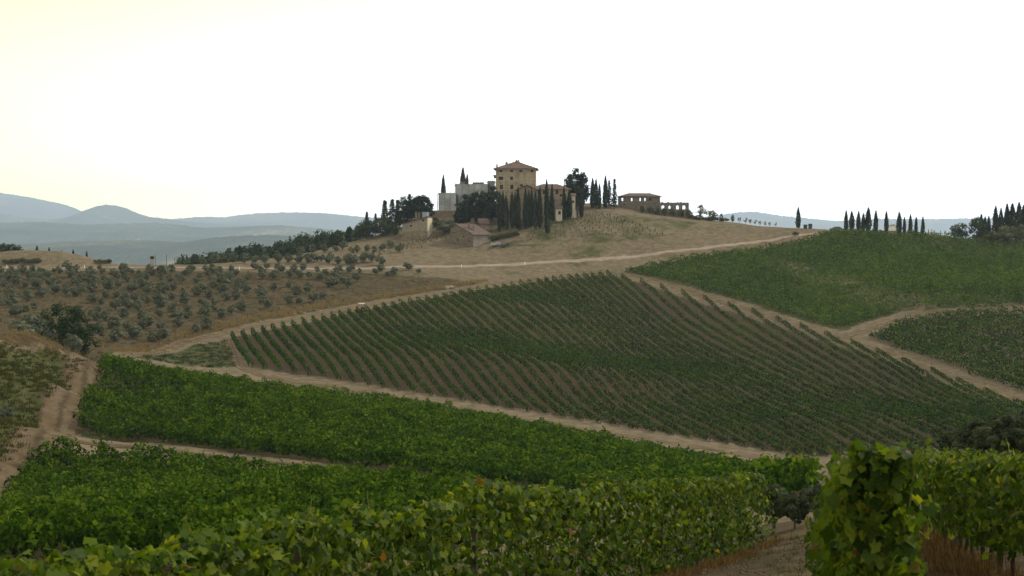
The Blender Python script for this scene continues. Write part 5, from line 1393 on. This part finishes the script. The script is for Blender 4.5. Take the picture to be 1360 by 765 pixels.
# fence posts at the right crest and posts along the road
def post(loc, label, h=1.6, mat='postwood', group=None, rad_=.09, name='fence_post'):
    m = MB(); m.tube([(0, 0, -.3), (0, 0, h - .1), (0, 0, h)], [rad_, rad_ * .9, rad_ * .5], 6)
    o = m.build(name, M[mat], None, loc); tag(o, label, 'post', group); return o
for i, (u, h) in enumerate(((1233, 2.1), (1241, 2.3), (1249, 2.6), (1257.5, 2.0), (1282, 1.9), (1305, 2.6), (1313, 2.2), (1352, 2.0))):
    post(at(u, 482), f"dark fence post on the right crest, {ordinal(i + 1)} from left", h, group="fence posts on the right crest", rad_=.13)
for i, (u, v) in enumerate(((112, 355), (318, 357), (422, 357), (521, 357), (613, 354), (697, 350.5), (9, 355))):
    p = hit(u, v + 1.2, 400); post(p + Vector((0, 0, 0)), f"small white marker post beside the gravel road, {['second', 'third', 'fourth', 'fifth', 'sixth', 'seventh', 'first'][i]} from left", 1.0, 'white', "white markers along the gravel road", .11, 'marker_post')
for i, (u, h) in enumerate(((221, 3.6), (232, 2.8), (240, 2.4), (206, 3.6))):
    post(at(u, 438), f"thin dark pole by the roadside at left, {['third', 'fourth', 'fifth', 'second'][i]} along from the sign board", h, group="roadside poles at left", rad_=.09, name='roadside_pole')
# sign board
p = at(202, 436); sg = empty('sign_board', p); tag(sg, "small white roadside sign board with dark top on the left road", 'sign')
for x in (-.5, .5):
    m = MB(); m.tube([(x, 0, -.3), (x, 0, 3.2)], [.06, .06], 6); m.build('post', M['steel'], sg)
m = MB(); m.box(-.6, .6, -.12, -.07, .5, 2.3); m.build('panel', M['sheet'], sg)
m = MB(); m.box(-.6, .6, -.12, -.07, 2.32, 3.2); m.build('top_panel', M['dark'], sg)

# ------------------------------------------------------------------ vehicles
def car(loc, rz, body, label, name='parked_car'):
    root = empty(name, loc, rz); tag(root, label, 'car')
    prof = [(-2.0, .35), (-2.0, .75), (-1.9, .92), (-1.05, 1.0), (-.45, 1.42), (.85, 1.45), (1.65, 1.05), (2.0, .95), (2.05, .4)]
    m = MB(); n = len(prof)
    rings = []
    for yy, ins in ((-.82, .0), (-.78, .03), (.78, .03), (.82, 0)):
        rings.append([(x, yy * (1 - max(0, z - .95) * .38), z) for x, z in prof])
    for a_, b_ in zip(rings[:-1], rings[1:]):
        for j in range(n): m.face([a_[j], b_[j], b_[(j + 1) % n], a_[(j + 1) % n]])
    m.face(rings[0]); m.face(rings[-1][::-1]); m.build('body', M[body], root)
    def quad(nm, pts, mt): mm = MB(); mm.face(pts); return mm.build(nm, M[mt], root)
    quad('windscreen', [(-1.02, -.68, 1.045), (-1.02, .68, 1.045), (-.5, .6, 1.41), (-.5, -.6, 1.41)], 'glass')
    quad('rear_window', [(1.58, .68, 1.12), (1.58, -.68, 1.12), (.92, -.6, 1.44), (.92, .6, 1.44)], 'glass')
    for s_ in (-1, 1):
        for x0, x1, x2, x3 in ((-.85, -.45, .15, .15), (.2, .2, .75, 1.35)):
            quad('side_window', [(x0, s_ * .815, 1.03), (x3, s_ * .815, 1.03), (x2, s_ * .70, 1.37), (x1, s_ * .70, 1.37)], 'glass')
        mm = MB(); mm.box(-2.03, -1.99, s_ * .62 - .16, s_ * .62 + .16, .68, .85); mm.build('headlight', M['white'], root)
        for x in (-1.3, 1.3):
            wv = MB(); wv.tube([(x, s_ * .68, .31), (x, s_ * .86, .31)], [.31, .31], 14); wo = wv.build('wheel', M['rubber'], root)
            rv = MB(); rv.tube([(x, s_ * .84, .31), (x, s_ * .875, .31)], [.19, .19], 10); rv.build('rim', M['carpaint'], wo)
    return root
car(hit(659, 327, 440), rad(60), 'carpaint', "parked silver car nearest the barn wall")
car(hit(671, 327, 440), rad(62), 'darkpaint', "parked dark car on the right, farther from the barn")
car(at(1110, 483), rad(15), 'darkpaint', "dark car coming over the crest on the gravel road")
# bins on the crest
for u, h, lab in ((1069.5, 1.3, "small dark bin by the lone cypress"), (1076, 1.6, "taller dark bin right of the small one at the crest")):
    b = empty('rubbish_bin', at(u, 492)); tag(b, lab, 'bin')
    m = MB(); m.prism([(-.5, .15), (.5, .15), (.62, h), (-.62, h)], -.5, .5); m.build('body', M['bin'], b)
    m = MB(); m.prism([(-.68, h + .003), (.68, h + .003), (.5, h + .25), (-.5, h + .25)], -.56, .56); m.build('lid', M['bin'], b)
p = hit(1057, 313.5, 440); tree('scrub', 'road_bush', p, 1.6, "single bush beside the gravel road below the lone cypress", 'bush')
# pale hut behind the crest cypresses
k = px2m(500); p = at(1181, 500); hut = empty('pale_hut', p + Vector((0, 0, -.2))); tag(hut, "pale hut seen between the crest cypresses", 'hut')
hz = zpx(300, 500) - p.z + .2
block(hut, 10 * k, 3, hz, M['white'], base=1); m = MB(); m.prism([(-.2, hz), (10 * k + .2, hz), (5 * k, hz + .7)], -.2, 3.2); m.build('roof', M['sheet'], hut)

# tractor with white canopy at the end of a vine row
p = hit(478, 414, 300); tr = empty('tractor', p, rad(20)); tr.scale = (.8, .8, .8); tag(tr, "small orange tractor with white canopy at the top of the vine rows", 'tractor')
m = MB(); m.prism([(-1.6, .6), (.2, .6), (.2, 1.15), (-.1, 1.3), (-1.5, 1.2), (-1.65, 1.0)], -.38, .38); m.build('hood', M['orange'], tr)
m = MB(); m.box(.2, 1.2, -.6, .6, .55, .95); m.box(.75, 1.15, -.3, .3, .952, 1.5); m.build('seat', M['rubber'], tr)
m = MB(); m.prism([(-.3, 2.5), (1.5, 2.5), (1.4, 2.72), (-.2, 2.72)], -.85, .85); m.build('canopy', M['white'], tr)
for x in (-.15, 1.35):
    for y in (-.7, .7):
        m = MB(); m.tube([(x, y, .9), (x, y, 2.5)], [.04, .04], 5); m.build('canopy_post', M['steel'], tr)
for x, rr_, w in ((.8, .65, .3), (-1.1, .42, .22)):
    for s_ in (-1, 1):
        m = MB(); m.tube([(x, s_ * .55, rr_), (x, s_ * (.55 + w), rr_)], [rr_, rr_], 16); wo = m.build('wheel', M['rubber'], tr)
        m = MB(); m.tube([(x, s_ * (.54 + w), rr_), (x, s_ * (.57 + w), rr_)], [rr_ * .55, rr_ * .5], 10); m.build('rim', M['orange'], wo)
# boulders beside the track
def boulder(loc, sx, sy, sz, seed, label, name='boulder'):
    r = np.random.default_rng(seed); n, mm = 9, 6; V = [(0, 0, -sz * .4)]; F = []
    V = []; 
    for j in range(mm):
        t = PI * (j + .5) / mm
        for i in range(n):
            a = 2 * PI * i / n; q_ = r.uniform(.8, 1.15)
            V.append((sx * math.sin(t) * math.cos(a) * q_, sy * math.sin(t) * math.sin(a) * q_, sz * .45 - sz * .8 * math.cos(t) * q_))
    m = MB(); m.v = V
    for j in range(mm - 1):
        for i in range(n): m.f.append([j*n+i, j*n+(i+1) % n, (j+1)*n+(i+1) % n, (j+1)*n+i])
    m.f.append(list(range(n))[::-1]); m.f.append([(mm-1)*n+i for i in range(n)])
    tag(m.build(name, M['rock'], None, loc), label, 'rock', "rocks along the vineyard track")
boulder(hit(599, 383, 350), 1.3, .9, .7, 1, "largest pale boulder beside the vineyard track below the olives"); boulder(hit(593, 384, 350), .8, .7, .8, 2, "smaller boulder leaning on the largest pale one")
for i, (u, v) in enumerate(((392, 417), (399, 415), (404, 416), (412, 413), (420, 412), (425, 413), (245, 443), (252, 441), (258, 440), (262, 442), (236, 446), (345, 428), (352, 426))):
    boulder(hit(u, v, 250), random.Random(i).uniform(.2, .5), .35, random.Random(i + 9).uniform(.15, .32), 10 + i, f"pale rock at the edge of the vineyard track, {ordinal(sorted((392, 399, 404, 412, 420, 425, 245, 252, 258, 262, 236, 345, 352)).index(u) + 1)} from left")

# ------------------------------------------------------------------ hazy air
m, N, L, out = new_mat('haze_air')
pv = N.new("ShaderNodeVolumePrincipled"); pv.inputs['Color'].default_value = (.62, .76, 1.0, 1); pv.inputs['Density'].default_value = .000072; pv.inputs['Anisotropy'].default_value = 0.0
L.new(pv.outputs[0], out.inputs['Volume'])
hb = MB(); hb.box(-13000, 13000, -600, 22000, -420, 760)
hz_ = hb.build('haze', m); tag(hz_, kind='stuff')
